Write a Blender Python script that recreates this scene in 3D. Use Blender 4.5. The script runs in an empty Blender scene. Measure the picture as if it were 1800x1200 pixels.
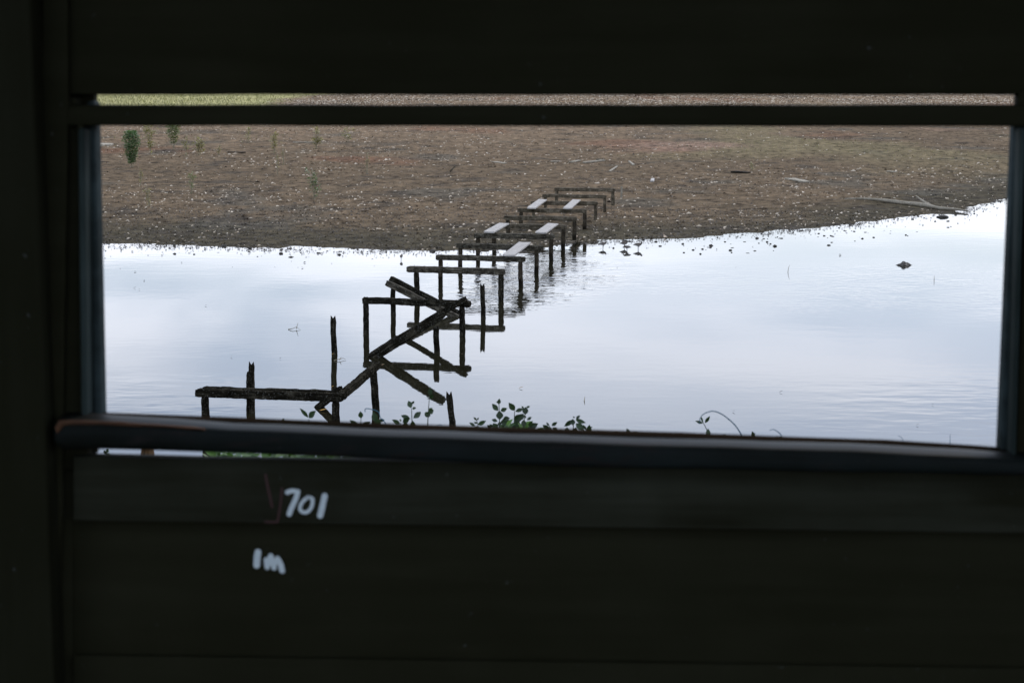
import bpy, bmesh, math, random
import numpy as np
from mathutils import Vector, noise
R = math.radians
C = bpy.context.scene
col = C.collection
rnd = random.Random(7)
nr = np.random.default_rng(11)

# ------------------------------------------------------------------ camera, sky, sun, exposure
F = 3500.0                       # focal length in photo pixels (1800 px wide)
HC = 4.0                         # eye height above the water
PITCH = math.atan(510 / F)
cam_d = bpy.data.cameras.new('camera')
cam_d.sensor_width = 36; cam_d.lens = 36 * F / 1800
cam_d.clip_start = 0.05; cam_d.clip_end = 5000
cam_d.dof.use_dof = True; cam_d.dof.focus_distance = 33.0; cam_d.dof.aperture_fstop = 13.0
cam = bpy.data.objects.new('camera', cam_d); col.objects.link(cam)
cam.location = (0, 0, HC); cam.rotation_euler = (R(90) - PITCH, 0, 0)
C.camera = cam
C.view_settings.view_transform = 'Standard'; C.view_settings.look = 'None'
C.view_settings.exposure = 0.44; C.view_settings.gamma = 1.0
C.cycles.use_denoising = True
C.cycles.max_bounces = 8

SUN_EL, SUN_AZ = R(48), R(28)     # azimuth measured from +Y (away from the camera) towards +X
w = bpy.data.worlds.new('World'); C.world = w; w.use_nodes = True
nt = w.node_tree; nt.nodes.clear()
def N(tree, t, **kw):
    n = tree.nodes.new(t)
    for k, v in kw.items(): setattr(n, k, v)
    return n
sky = N(nt, 'ShaderNodeTexSky', sky_type='NISHITA', sun_disc=False)
sky.sun_elevation = SUN_EL; sky.sun_rotation = SUN_AZ; sky.air_density = 1.0; sky.dust_density = 1.5
tc = N(nt, 'ShaderNodeTexCoord')
sep = N(nt, 'ShaderNodeSeparateXYZ'); nt.links.new(tc.outputs['Generated'], sep.inputs[0])
add = N(nt, 'ShaderNodeMath', operation='ADD'); add.inputs[1].default_value = 0.06
nt.links.new(sep.outputs[2], add.inputs[0])
dx = N(nt, 'ShaderNodeMath', operation='DIVIDE'); dy = N(nt, 'ShaderNodeMath', operation='DIVIDE')
nt.links.new(sep.outputs[0], dx.inputs[0]); nt.links.new(add.outputs[0], dx.inputs[1])
nt.links.new(sep.outputs[1], dy.inputs[0]); nt.links.new(add.outputs[0], dy.inputs[1])
cmb = N(nt, 'ShaderNodeCombineXYZ'); nt.links.new(dx.outputs[0], cmb.inputs[0]); nt.links.new(dy.outputs[0], cmb.inputs[1])
cn = N(nt, 'ShaderNodeTexNoise'); cn.inputs['Scale'].default_value = 0.62; cn.inputs['Detail'].default_value = 5
cn.inputs['Roughness'].default_value = 0.5; cn.inputs['Distortion'].default_value = 0.4
nt.links.new(cmb.outputs[0], cn.inputs['Vector'])
cr = N(nt, 'ShaderNodeMapRange', interpolation_type='SMOOTHSTEP')
cr.inputs['From Min'].default_value = 0.36; cr.inputs['From Max'].default_value = 0.62
cr.inputs['To Min'].default_value = 0.2; cr.inputs['To Max'].default_value = 1.0
nt.links.new(cn.outputs['Fac'], cr.inputs['Value'])
# low cloud bank brightens towards the horizon
gr = N(nt, 'ShaderNodeMapRange', interpolation_type='SMOOTHSTEP'); gr.inputs['From Min'].default_value = 0.09; gr.inputs['From Max'].default_value = 0.30
gr.inputs['To Min'].default_value = 1.0; gr.inputs['To Max'].default_value = 0.0
nt.links.new(sep.outputs[2], gr.inputs['Value'])
cc = N(nt, 'ShaderNodeMix', data_type='RGBA')
cc.inputs[6].default_value = (6.9, 7.8, 9.6, 1); cc.inputs[7].default_value = (11.6, 12.1, 13.4, 1)
nt.links.new(gr.outputs[0], cc.inputs[0])
tn_ = N(nt, 'ShaderNodeMix', data_type='RGBA', blend_type='MULTIPLY'); tn_.inputs[0].default_value = 1.0; tn_.inputs[7].default_value = (0.90, 0.95, 1.10, 1)
nt.links.new(sky.outputs[0], tn_.inputs[6])
mx = N(nt, 'ShaderNodeMix', data_type='RGBA')
nt.links.new(cr.outputs[0], mx.inputs[0]); nt.links.new(tn_.outputs[2], mx.inputs[6]); nt.links.new(cc.outputs[2], mx.inputs[7])
bg = N(nt, 'ShaderNodeBackground'); bg.inputs['Strength'].default_value = 0.12
nt.links.new(mx.outputs[2], bg.inputs[0])
wo = N(nt, 'ShaderNodeOutputWorld'); nt.links.new(bg.outputs[0], wo.inputs[0])

sd = bpy.data.lights.new('sun', 'SUN'); sd.energy = 0.9; sd.angle = R(12); sd.color = (1, 0.96, 0.9)
so = bpy.data.objects.new('sun', sd); col.objects.link(so)
sdir = Vector((math.sin(SUN_AZ) * math.cos(SUN_EL), math.cos(SUN_AZ) * math.cos(SUN_EL), math.sin(SUN_EL)))
so.rotation_euler = (-sdir).to_track_quat('-Z', 'Y').to_euler(); so.location = sdir * 100

# ------------------------------------------------------------------ measuring the place off the photograph
CP, SP = math.cos(PITCH), math.sin(PITCH)
def ray(px, py):
    a, b = (px - 900) / F, (600 - py) / F
    return Vector((a, CP + b * SP, -SP + b * CP))
def onz(px, py, z=0.0):
    r = ray(px, py); t = (z - HC) / r.z
    return Vector((r.x * t, r.y * t, z))
def ony(px, py, y):
    r = ray(px, py); t = y / r.y
    return Vector((r.x * t, y, HC + r.z * t))

def vnoise(x, y, seed=0):
    x = np.asarray(x, float); y = np.asarray(y, float)
    xi = np.floor(x).astype(np.int64); yi = np.floor(y).astype(np.int64)
    fx = x - xi; fy = y - yi
    fx = fx * fx * (3 - 2 * fx); fy = fy * fy * (3 - 2 * fy)
    def h(a, b):
        n = (a * 374761393 + b * 668265263 + seed * 1442695041) & 0xffffffff
        n = ((n ^ (n >> 13)) * 1274126177) & 0xffffffff
        return ((n ^ (n >> 16)) & 0xffff) / 65535.0
    return (h(xi, yi) * (1 - fx) + h(xi + 1, yi) * fx) * (1 - fy) + (h(xi, yi + 1) * (1 - fx) + h(xi + 1, yi + 1) * fx) * fy
def fbm(x, y, s, octv=4, seed=0):
    v = 0; a = 1; t = 0
    for k in range(octv):
        v = v + a * (vnoise(x / s + 17.3 * k, y / s - 9.1 * k, seed + k) - 0.5); t += a; a *= 0.5; s *= 0.5
    return v / t * 2
def sstep(a, b, x):
    t = np.clip((x - a) / (b - a), 0, 1); return t * t * (3 - 2 * t)

shore_px = [(170, 427), (300, 431), (430, 435), (600, 437), (740, 440), (860, 441), (960, 437), (1010, 428), (1060, 424), (1130, 421), (1200, 418),
            (1260, 414), (1330, 410), (1390, 404), (1450, 400), (1520, 389), (1600, 380), (1690, 372), (1735, 357), (1780, 345)]
sp = [onz(*p) for p in shore_px]
SX = np.array([-300, -60, -20] + [p.x for p in sp] + [22, 40, 90, 300]); SY = np.array([60, 44, 41.2] + [p.y for p in sp] + [66, 84, 120, 200])
def H(x, y):
    x = np.asarray(x, float); y = np.asarray(y, float)
    s = y - np.interp(x, SX, SY) + fbm(x, y * 0.6, 1.4, 3, 5) * 0.45 + fbm(x, y, 0.32, 2, 9) * 0.38 + 1.1 * np.exp(-((x - 0.55) / 0.9) ** 2 - ((y - 39.6) / 0.55) ** 2) * (1 + fbm(x, y, 0.4, 2, 13))
    far = np.where(s > 0, 0.022 * np.minimum(s, 1.5) + 0.0075 * np.clip(s - 1.5, 0, 90) + 0.0 * s, 0.05 * s)
    far = np.maximum(far, -0.5)
    sc = np.clip(s / 6, 0, 1)
    far = far + sc * (0.05 * fbm(x, y, 5, 4, 21) + 0.03 * fbm(x, y, 0.8, 3, 33)) + np.clip(s, 0, 1) * 0.012 * fbm(x, y, 0.3, 2, 44)
    far = far + sstep(58, 80, y) * sstep(2, 9, x) * (0.16 * fbm(x, y * 0.7, 7, 3, 61) + 0.10)
    near = np.where(y < 9.5, 0.10 * (9.5 - y) + 0.05 * fbm(x, y, 1, 3, 71), 0.10 * (9.5 - y))
    near = np.maximum(np.minimum(near, 1.1), -0.5)
    return np.maximum(far, near)
def h1(x, y): return float(H(np.array([x]), np.array([y]))[0])
def ground(px, py):
    z = 0.0
    for _ in range(8):
        p = onz(px, py, z); z = max(0, h1(p.x, p.y))
    return onz(px, py, z)

# ------------------------------------------------------------------ materials
def mat(name):
    m = bpy.data.materials.new(name); m.use_nodes = True
    t = m.node_tree; t.nodes.clear()
    o = t.nodes.new('ShaderNodeOutputMaterial'); b = t.nodes.new('ShaderNodeBsdfPrincipled')
    t.links.new(b.outputs[0], o.inputs[0]); return m, t, b
def ramp(t, fac, stops):
    r = t.nodes.new('ShaderNodeValToRGB'); e = r.color_ramp.elements
    while len(e) < len(stops): e.new(0.5)
    for k, (p, c) in enumerate(stops): e[k].position = p; e[k].color = (*c, 1)
    t.links.new(fac, r.inputs[0]); return r.outputs[0]
def tnoise(t, vec, scale, detail=4, rough=0.55, mapping=None):
    if mapping:
        m = t.nodes.new('ShaderNodeMapping'); m.inputs['Scale'].default_value = mapping
        t.links.new(vec, m.inputs[0]); vec = m.outputs[0]
    n = t.nodes.new('ShaderNodeTexNoise'); n.inputs['Scale'].default_value = scale
    n.inputs['Detail'].default_value = detail; n.inputs['Roughness'].default_value = rough
    t.links.new(vec, n.inputs['Vector']); return n.outputs['Fac']
def bump(t, b, h, strength, dist):
    n = t.nodes.new('ShaderNodeBump'); n.inputs['Strength'].default_value = strength; n.inputs['Distance'].default_value = dist
    t.links.new(h, n.inputs['Height']); t.links.new(n.outputs[0], b.inputs['Normal']); return n
def tmix(t, f, a, b, blend='MIX'):
    m = t.nodes.new('ShaderNodeMix'); m.data_type = 'RGBA'; m.blend_type = blend
    for sock, v in ((m.inputs[0], f), (m.inputs[6], a), (m.inputs[7], b)):
        if isinstance(v, (int, float)): sock.default_value = v
        elif isinstance(v, tuple): sock.default_value = (*v, 1)
        else: t.links.new(v, sock)
    return m.outputs[2]
def tmath(t, op, a, b):
    m = t.nodes.new('ShaderNodeMath'); m.operation = op
    for s, v in ((m.inputs[0], a), (m.inputs[1], b)):
        if isinstance(v, (int, float)): s.default_value = v
        else: t.links.new(v, s)
    return m.outputs[0]

# pier timber: UV runs along the timber in metres
def timber(name, dark, mid, light, lo, hi, speck, seed, spec=0.12, tide=False):
    m, t, b = mat(name)
    uv = t.nodes.new('ShaderNodeUVMap').outputs[0]; oc = t.nodes.new('ShaderNodeTexCoord').outputs['Object']
    g = tnoise(t, uv, 9, 6, 0.75, (0.3, 4, 1)); k = tnoise(t, oc, 9 + seed, 4)
    c = ramp(t, tmath(t, 'ADD', tmath(t, 'MULTIPLY', g, 0.65), tmath(t, 'MULTIPLY', k, 0.35)), [(lo, dark), ((lo + hi) / 2, mid), (hi, light)])
    s = tnoise(t, oc, 60, 2)
    sr = ramp(t, s, [(0.61, (0, 0, 0)), (0.66, (1, 1, 1))])
    c = tmix(t, tmath(t, 'MULTIPLY', sr, speck), c, (0.42, 0.41, 0.36))
    if tide:      # soaked, weedy wood below the tide mark
        sz = t.nodes.new('ShaderNodeSeparateXYZ'); t.links.new(oc, sz.inputs[0])
        tf = ramp(t, tmath(t, 'ADD', sz.outputs[2], tmath(t, 'MULTIPLY', k, 0.10)), [(0.15, (1, 1, 1)), (0.19, (0, 0, 0))])
        c = tmix(t, tf, c, tmix(t, 1.0, c, (0.30, 0.30, 0.27), 'MULTIPLY'))
    t.links.new(c, b.inputs['Base Color']); b.inputs['Roughness'].default_value = 0.85; b.inputs['Specular IOR Level'].default_value = spec
    bump(t, b, tmath(t, 'ADD', g, tmath(t, 'MULTIPLY', s, 0.3)), 1.0, 0.03)
    return m
M_wet = timber('black_wet_timber', (0.005, 0.0045, 0.003), (0.018, 0.016, 0.011), (0.115, 0.10, 0.07), 0.40, 0.64, 0.28, 0, spec=0.0)
M_mid = timber('old_pier_timber', (0.010, 0.008, 0.005), (0.055, 0.047, 0.032), (0.24, 0.21, 0.155), 0.39, 0.62, 0.35, 3)
M_dry = timber('dry_pier_timber', (0.018, 0.014, 0.009), (0.095, 0.077, 0.050), (0.28, 0.235, 0.17), 0.38, 0.62, 0.2, 5)
M_post = timber('brown_pier_post', (0.014, 0.011, 0.006), (0.045, 0.034, 0.021), (0.14, 0.11, 0.072), 0.36, 0.66, 0.3, 2, tide=True)
M_plank = timber('pale_bleached_plank', (0.30, 0.27, 0.235), (0.53, 0.49, 0.44), (0.70, 0.66, 0.60), 0.3, 0.66, 0.0, 4)
M_drift = timber('driftwood', (0.16, 0.135, 0.10), (0.33, 0.29, 0.22), (0.50, 0.45, 0.36), 0.32, 0.66, 0.0, 6)
M_stump = timber('orange_brown_wood', (0.03, 0.018, 0.009), (0.14, 0.075, 0.03), (0.36, 0.22, 0.11), 0.35, 0.62, 0.1, 1)

# hide boards: dark stained timber
def board_mat(name, base, hi, sheen=0.5, wear=None, spec=0.15, grain=(0.10, 1, 1.6)):
    m, t, b = mat(name)
    oc = t.nodes.new('ShaderNodeTexCoord').outputs['Object']
    g = tnoise(t, oc, 22, 6, 0.6, grain); k = tnoise(t, oc, 3.3, 4, 0.6)
    c = ramp(t, tmath(t, 'ADD', tmath(t, 'MULTIPLY', g, 0.45), tmath(t, 'MULTIPLY', k, 0.55)), [(0.42, base), (0.68, hi)])
    if wear:
        wn = tnoise(t, oc, 26, 5, 0.7, (0.25, 1, 1))
        c = tmix(t, ramp(t, wn, [(0.56, (0, 0, 0)), (0.64, (1, 1, 1))]), c, wear)
    s = tnoise(t, oc, 95, 2, 0.5)
    c = tmix(t, ramp(t, s, [(0.74, (0, 0, 0)), (0.78, (0.6, 0.6, 0.6))]), c, (0.06, 0.065, 0.06))
    t.links.new(c, b.inputs['Base Color']); b.inputs['Roughness'].default_value = sheen
    b.inputs['Specular IOR Level'].default_value = spec
    bump(t, b, g, 0.5, 0.002)
    return m
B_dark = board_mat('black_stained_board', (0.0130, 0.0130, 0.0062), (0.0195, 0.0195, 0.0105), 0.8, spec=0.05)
B_grey = board_mat('mottled_dark_board', (0.0120, 0.0123, 0.0065), (0.031, 0.033, 0.023), 0.8, spec=0.04)  # lighter tone mottled in by noise
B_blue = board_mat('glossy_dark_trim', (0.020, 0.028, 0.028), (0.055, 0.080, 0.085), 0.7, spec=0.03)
B_highlight = board_mat('trim_painted_highlight', (0.018, 0.026, 0.024), (0.060, 0.082, 0.080), 0.7, spec=0.05, grain=(1.6, 1, 0.1))  # bluish bevel highlight of the jambs put into the board colour
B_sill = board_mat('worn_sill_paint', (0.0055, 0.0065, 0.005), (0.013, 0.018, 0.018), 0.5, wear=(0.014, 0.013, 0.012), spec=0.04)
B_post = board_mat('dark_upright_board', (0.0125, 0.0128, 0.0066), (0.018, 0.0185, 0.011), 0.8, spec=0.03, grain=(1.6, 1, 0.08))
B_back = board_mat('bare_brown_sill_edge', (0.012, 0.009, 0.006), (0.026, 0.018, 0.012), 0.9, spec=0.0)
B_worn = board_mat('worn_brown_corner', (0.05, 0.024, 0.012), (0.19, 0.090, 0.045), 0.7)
def paint(name, c):
    m, t, b = mat(name); b.inputs['Roughness'].default_value = 0.7
    oc = t.nodes.new('ShaderNodeTexCoord').outputs['Object']
    n = tnoise(t, oc, 300, 3)
    t.links.new(tmix(t, n, tuple(x * 0.8 for x in c), c), b.inputs['Base Color']); return m
P_white = paint('white_paint_marker', (0.60, 0.68, 0.70)); P_red = paint('faded_red_crayon', (0.035, 0.008, 0.006))

# foliage
def leaf_mat(name, a, c_, tr, rough=0.5):
    m, t, b = mat(name)
    at = t.nodes.new('ShaderNodeAttribute'); at.attribute_name = 'shade'
    cl = tmix(t, at.outputs['Fac'], a, c_)
    t.links.new(cl, b.inputs['Base Color']); b.inputs['Roughness'].default_value = rough
    tl = t.nodes.new('ShaderNodeBsdfTranslucent'); t.links.new(tmix(t, 1.0, cl, (1.3, 1.5, 0.7), 'MULTIPLY'), tl.inputs[0])
    mxs = t.nodes.new('ShaderNodeMixShader'); mxs.inputs[0].default_value = tr
    o = [n for n in t.nodes if n.type == 'OUTPUT_MATERIAL'][0]
    t.links.new(b.outputs[0], mxs.inputs[1]); t.links.new(tl.outputs[0], mxs.inputs[2]); t.links.new(mxs.outputs[0], o.inputs[0])
    return m
L_fore = leaf_mat('dark_glossy_leaf', (0.012, 0.026, 0.009), (0.03, 0.065, 0.013), 0.12, 0.6)
L_low = leaf_mat('bright_green_leaf', (0.025, 0.07, 0.010), (0.09, 0.18, 0.03), 0.25)
L_bush = leaf_mat('bush_leaf', (0.04, 0.085, 0.03), (0.16, 0.26, 0.10), 0.25)
L_pale = leaf_mat('yellowish_sapling_leaf', (0.19, 0.16, 0.08), (0.38, 0.33, 0.18), 0.35)
L_green = leaf_mat('green_sapling_leaf', (0.11, 0.14, 0.05), (0.24, 0.27, 0.12), 0.3)
G_grass = leaf_mat('grass_blade', (0.15, 0.135, 0.065), (0.27, 0.25, 0.13), 0.3)
S_stem = paint('green_brown_stem', (0.05, 0.06, 0.03)); S_twig = paint('brown_twig', (0.30, 0.25, 0.16))
S_tendril = paint('tendril_painted_reflection', (0.025, 0.11, 0.17))  # blue reflection on the tendrils painted in as their colour

# ------------------------------------------------------------------ object helpers
def tag(o, label=None, cat=None, group=None, kind=None):
    if label: o['label'] = label
    if cat: o['category'] = cat
    if group: o['group'] = group
    if kind: o['kind'] = kind
    return o
def empty(name, loc, label, cat, group=None):
    o = bpy.data.objects.new(name, None); col.objects.link(o); o.location = loc; o.empty_display_size = 0.1
    return tag(o, label, cat, group)
class MB:
    """collects verts/faces in world coordinates; build() links them as one mesh object"""
    def __init__(s): s.v = []; s.f = []; s.uv = {}; s.sh = []
    def add(s, verts, faces, uvs=None, shade=0.5):
        o = len(s.v); s.v += [tuple(p) for p in verts]; s.sh += [shade] * len(verts)
        for k, f in enumerate(faces):
            s.f.append(tuple(i + o for i in f))
            if uvs: s.uv[len(s.f) - 1] = uvs[k]
    def build(s, name, m, parent=None, origin=None, smooth=False):
        org = Vector(origin) if origin is not None else (Vector((0, 0, 0)) if parent is None else parent.matrix_world_loc if hasattr(parent, 'matrix_world_loc') else parent.location.copy())
        me = bpy.data.meshes.new(name)
        me.from_pydata([(x - org.x, y - org.y, z - org.z) for x, y, z in s.v], [], s.f); me.update()
        if s.uv:
            ul = me.uv_layers.new(name='UVMap')
            for p in me.polygons:
                if p.index in s.uv:
                    for li, q in zip(p.loop_indices, s.uv[p.index]): ul.data[li].uv = q
        a = me.attributes.new('shade', 'FLOAT', 'POINT'); a.data.foreach_set('value', s.sh)
        if smooth: me.polygons.foreach_set('use_smooth', [True] * len(me.polygons))
        me.materials.append(m)
        o = bpy.data.objects.new(name, me); col.objects.link(o)
        if parent is not None: o.parent = parent
        else: o.location = org
        return o
def frame_of(p0, p1, up=Vector((0, 0, 1))):
    d = (p1 - p0); L = d.length; d = d / L
    if abs(d.dot(up)) > 0.95: up = Vector((0, -1, 0))
    x = d.cross(up).normalized(); z = x.cross(d).normalized()
    return d, x, z, L
def rough_timber(mb, p0, p1, wx, wz, seed, rnd_=0.12, amp=0.10, fork=False, taper=1.0, lumps=0.0, bend=0.0, notch=0.0, seg=None):
    """a squared timber with worn rounded corners, waviness, splits and ragged ends"""
    p0, p1 = Vector(p0), Vector(p1)
    d, x, z, L = frame_of(p0, p1)
    n = seg or max(8, int(L / 0.035)); K = 16
    ring = []
    for k in range(K):
        a = 2 * math.pi * k / K
        ca, sa = math.cos(a), math.sin(a); e = 0.22 + rnd_ * 0.55
        ring.append((math.copysign(abs(ca) ** e, ca), math.copysign(abs(sa) ** e, sa)))
    V = []; Fc = []; U = []
    for i in range(n + 1):
        t = i / n; tp = 1 + (taper - 1) * t
        off = x * (noise.noise((t * 3.1, seed * 3.3, 0)) * 0.10 * wx + noise.noise((t * L * 9, seed * 3.3, 4)) * 0.06 * wx) + z * (noise.noise((t * 2.7, seed * 1.7, 5)) * 0.10 * wz - bend * 4 * t * (1 - t))
        for k, (cx, cz) in enumerate(ring):
            r = 1 + amp * noise.noise((t * L * 7, k * 0.9, seed * 5.1)) + amp * 0.8 * noise.noise((t * L * 30, k * 1.7, seed * 2.1 + 9))
            crack = 0.22 * max(0, 1 - abs(((k + 2 * noise.noise((t * L * 2, seed, 3))) % K) - (3 + seed % 3)) / 0.9) if noise.noise((t * L * 1.5, seed * 7, 1)) > -0.15 else 0
            r -= crack
            if lumps and noise.noise((t * L * 42, k * 2.3, seed)) > 0.22: r += lumps * 2
            e = 0.0
            if i in (0, n):
                r *= 0.80; e = 0.018 * noise.noise((k * 1.3, seed * 3, i)) * (1 if i else -1)
            if i == n and fork: e += 0.055 * (abs(cx) - 0.55) + 0.03 * noise.noise((k, seed, 2))
            V.append(p0 + d * (t * L + e) + off + x * (cx * wx / 2 * r * tp) + z * (cz * wz / 2 * r * tp))
            U.append((t * L, k / K))
    def q(i, k): return i * K + k % K
    uvs = []
    for i in range(n):
        for k in range(K):
            Fc.append((q(i, k), q(i, k + 1), q(i + 1, k + 1), q(i + 1, k)))
            uvs.append([(i * L / n + seed, k / K), (i * L / n + seed, (k + 1) / K), ((i + 1) * L / n + seed, (k + 1) / K), ((i + 1) * L / n + seed, k / K)])
    for i, flip in ((0, True), (n, False)):
        c = len(V); V.append(sum((V[q(i, k)] for k in range(K)), Vector()) / K - d * (0.02 if (i and fork) else 0))
        for k in range(K):
            Fc.append((q(i, k + 1), q(i, k), c) if flip else (q(i, k), q(i, k + 1), c))
            uvs.append([(seed, 0.1), (seed + 0.02, 0.2), (seed + 0.01, 0.3)])
    mb.add(V, Fc, uvs)
def tube(mb, pts, rads, K=7, shade=0.5, wob=0.0, seed=0):
    pts = [Vector(p) for p in pts]; V = []; Fc = []; uv = []
    for i, p in enumerate(pts):
        d = (pts[min(i + 1, len(pts) - 1)] - pts[max(i - 1, 0)]).normalized()
        up = Vector((0, 0, 1)) if abs(d.z) < 0.9 else Vector((0, 1, 0))
        x = d.cross(up).normalized(); z = x.cross(d)
        for k in range(K):
            a = 2 * math.pi * k / K; r = rads[i] * (1 + wob * noise.noise((i * 0.7, k * 1.1, seed)))
            V.append(p + x * (math.cos(a) * r) + z * (math.sin(a) * r))
    n = len(pts)
    for i in range(n - 1):
        for k in range(K):
            Fc.append((i * K + k, i * K + (k + 1) % K, (i + 1) * K + (k + 1) % K, (i + 1) * K + k))
            uv.append([(i * .1, k / K), (i * .1, (k + 1) / K), (i * .1 + .1, (k + 1) / K), (i * .1 + .1, k / K)])
    Fc.append(tuple(range(K - 1, -1, -1))); uv.append([(0, 0)] * K)
    Fc.append(tuple((n - 1) * K + k for k in range(K))); uv.append([(0, 0)] * K)
    mb.add(V, Fc, uv, shade)
def smooth_path(pts, n=6):
    out = []
    P = [Vector(p) for p in pts]; P = [P[0] * 2 - P[1]] + P + [P[-1] * 2 - P[-2]]
    for i in range(1, len(P) - 2):
        for k in range(n):
            t = k / n; a, b, c, d = P[i - 1], P[i], P[i + 1], P[i + 2]
            out.append(0.5 * ((2 * b) + (c - a) * t + (2 * a - 5 * b + 4 * c - d) * t * t + (3 * b - a - 3 * c + d) * t ** 3))
    out.append(P[-2]); return out
def leaf(mb, base, tip, wid, nrm, shade=0.5, curl=0.12):
    """a pointed leaf, folded along its midrib"""
    base, tip = Vector(base), Vector(tip); d = tip - base; L = d.length
    if L < 1e-5: return
    d /= L; s = d.cross(nrm)
    if s.length < 1e-3: s = d.cross(Vector((0.3, 0.2, 1)))
    s.normalize(); n = s.cross(d)
    prof = [(0, 0.04), (0.14, 0.5), (0.34, 0.96), (0.55, 0.98), (0.76, 0.62), (0.92, 0.2), (1.0, 0.0)]
    V = []; Fc = []
    for t, q in prof:
        mid = base + d * (t * L) - n * (curl * L * t * t)
        V += [mid + s * (q * wid / 2) + n * (0.12 * q * wid), mid, mid - s * (q * wid / 2) + n * (0.12 * q * wid)]
    for i in range(len(prof) - 1):
        a = i * 3; Fc += [(a, a + 1, a + 4, a + 3), (a + 1, a + 2, a + 5, a + 4)]
    mb.add(V, Fc, None, shade)

# ------------------------------------------------------------------ ground: one sheet to the horizon
xs = np.concatenate([[-900, -500, -300, -200, -140, -100, -75, -60, -50], np.arange(-44, -20, 0.5), np.arange(-20, 22, 0.13), np.arange(22, 44, 0.5), [50, 60, 75, 100, 140, 200, 300, 500, 900]])
ys = np.concatenate([[-300, -100, -40, -20, -10, -5], np.arange(-2, 12, 0.3), np.arange(12, 34, 1.0), np.arange(34, 38.5, 0.3), np.arange(38.5, 56, 0.10), np.arange(56, 80, 0.2), np.arange(80, 130, 0.5), np.arange(130, 190, 1.0), [200, 220, 260, 330, 450, 700, 1200, 2500]])
GX, GY = np.meshgrid(xs, ys)
GZ = H(GX, GY)
far_s = GY - np.interp(GX, SX, SY)
ny_, nx_ = GX.shape
me = bpy.data.meshes.new('ground')
me.vertices.add(nx_ * ny_)
me.vertices.foreach_set('co', np.stack([GX, GY, GZ], -1).astype(np.float32).ravel())
ii = np.arange(nx_ * ny_).reshape(ny_, nx_)
quads = np.stack([ii[:-1, :-1], ii[:-1, 1:], ii[1:, 1:], ii[1:, :-1]], -1).reshape(-1, 4)
me.loops.add(quads.size); me.loops.foreach_set('vertex_index', quads.ravel().astype(np.int32))
me.polygons.add(len(quads)); me.polygons.foreach_set('loop_start', (np.arange(len(quads)) * 4).astype(np.int32)); 
me.update(calc_edges=True); me.validate()
me.polygons.foreach_set('use_smooth', [True] * len(me.polygons))
def L3(c): return np.array(c)[None, None, :]
def mixc(a, b, f): return a + (b - a) * f[..., None]
colr = np.ones(GX.shape + (3,)) * L3((0.132, 0.096, 0.060))
colr = mixc(colr, L3((0.196, 0.140, 0.088)), sstep(20, 60, far_s))
colr = mixc(colr, L3((0.066, 0.055, 0.035)), 1 - sstep(0.5, 9, far_s + 5 * fbm(GX, GY, 6, 3, 81)))
colr = mixc(colr, L3((0.082, 0.080, 0.066)), 0.5 * sstep(0.22, 0.5, fbm(GX, GY * 0.7, 2.6, 4, 91)) * sstep(2, 5, far_s))       # blue-grey wet silt
colr = mixc(colr, L3((0.17, 0.085, 0.05)), 0.6 * sstep(0.25, 0.55, fbm(GX, GY * 0.5, 5, 4, 101)) * sstep(14, 24, far_s))         # rusty soil
colr = mixc(colr, L3((0.062, 0.052, 0.040)), 0.7 * sstep(0.15, 0.6, fbm(GX, GY, 1.1, 4, 111)))
bank = sstep(56, 78, GY) * sstep(3, 10, GX + 4 * fbm(GX, GY, 6, 2, 5)) * (1 - sstep(115, 135, GY))
colr = mixc(colr, L3((0.175, 0.145, 0.080)), 0.65 * bank * sstep(-0.15, 0.35, fbm(GX, GY * 0.45, 5, 4, 121)))
colr = mixc(colr, L3((0.25, 0.165, 0.12)), 0.8 * bank * sstep(0.05, 0.4, fbm(GX * 0.6, GY * 0.45, 5, 4, 131)))
lawn = sstep(100, 108, GY) * sstep(-13.5, -16.5, GX + 2 * fbm(GX, GY, 7, 2, 141))
colr = mixc(colr, L3((0.36, 0.33, 0.15)), lawn)
nb = 1 - sstep(11, 13, GY)
colr = mixc(colr, L3((0.05, 0.045, 0.03)), nb)
rgba = np.concatenate([colr, np.ones(GX.shape + (1,))], -1).astype(np.float32)
ca = me.color_attributes.new('soil', 'FLOAT_COLOR', 'POINT'); ca.data.foreach_set('color', rgba.ravel())
wa = me.attributes.new('wet', 'FLOAT', 'POINT'); wa.data.foreach_set('value', (1 - sstep(0, 5, far_s)).astype(np.float32).ravel())
m, t, b = mat('mud')
at = t.nodes.new('ShaderNodeAttribute'); at.attribute_name = 'soil'
oc = t.nodes.new('ShaderNodeTexCoord').outputs['Object']
n1 = tnoise(t, oc, 5, 7, 0.78, (0.7, 0.5, 1)); n2 = tnoise(t, oc, 1.3, 4)
c = tmix(t, 1.0, at.outputs['Color'], ramp(t, n1, [(0.36, (0.18, 0.16, 0.14)), (0.47, (0.92, 0.92, 0.92)), (0.66, (1.75, 1.7, 1.65))]), 'MULTIPLY')
c = tmix(t, 1.0, c, ramp(t, n2, [(0.3, (0.8, 0.8, 0.8)), (0.7, (1.15, 1.15, 1.15))]), 'MULTIPLY')
t.links.new(c, b.inputs['Base Color'])
wt = t.nodes.new('ShaderNodeAttribute'); wt.attribute_name = 'wet'
rr = t.nodes.new('ShaderNodeMapRange'); rr.inputs['To Min'].default_value = 0.95; rr.inputs['To Max'].default_value = 0.85
t.links.new(wt.outputs['Fac'], rr.inputs[0]); t.links.new(rr.outputs[0], b.inputs['Roughness']); b.inputs['Specular IOR Level'].default_value = 0.02
bump(t, b, n1, 0.8, 0.06)
me.materials.append(m)
g = bpy.data.objects.new('ground', me); col.objects.link(g); tag(g, kind='structure')

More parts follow.
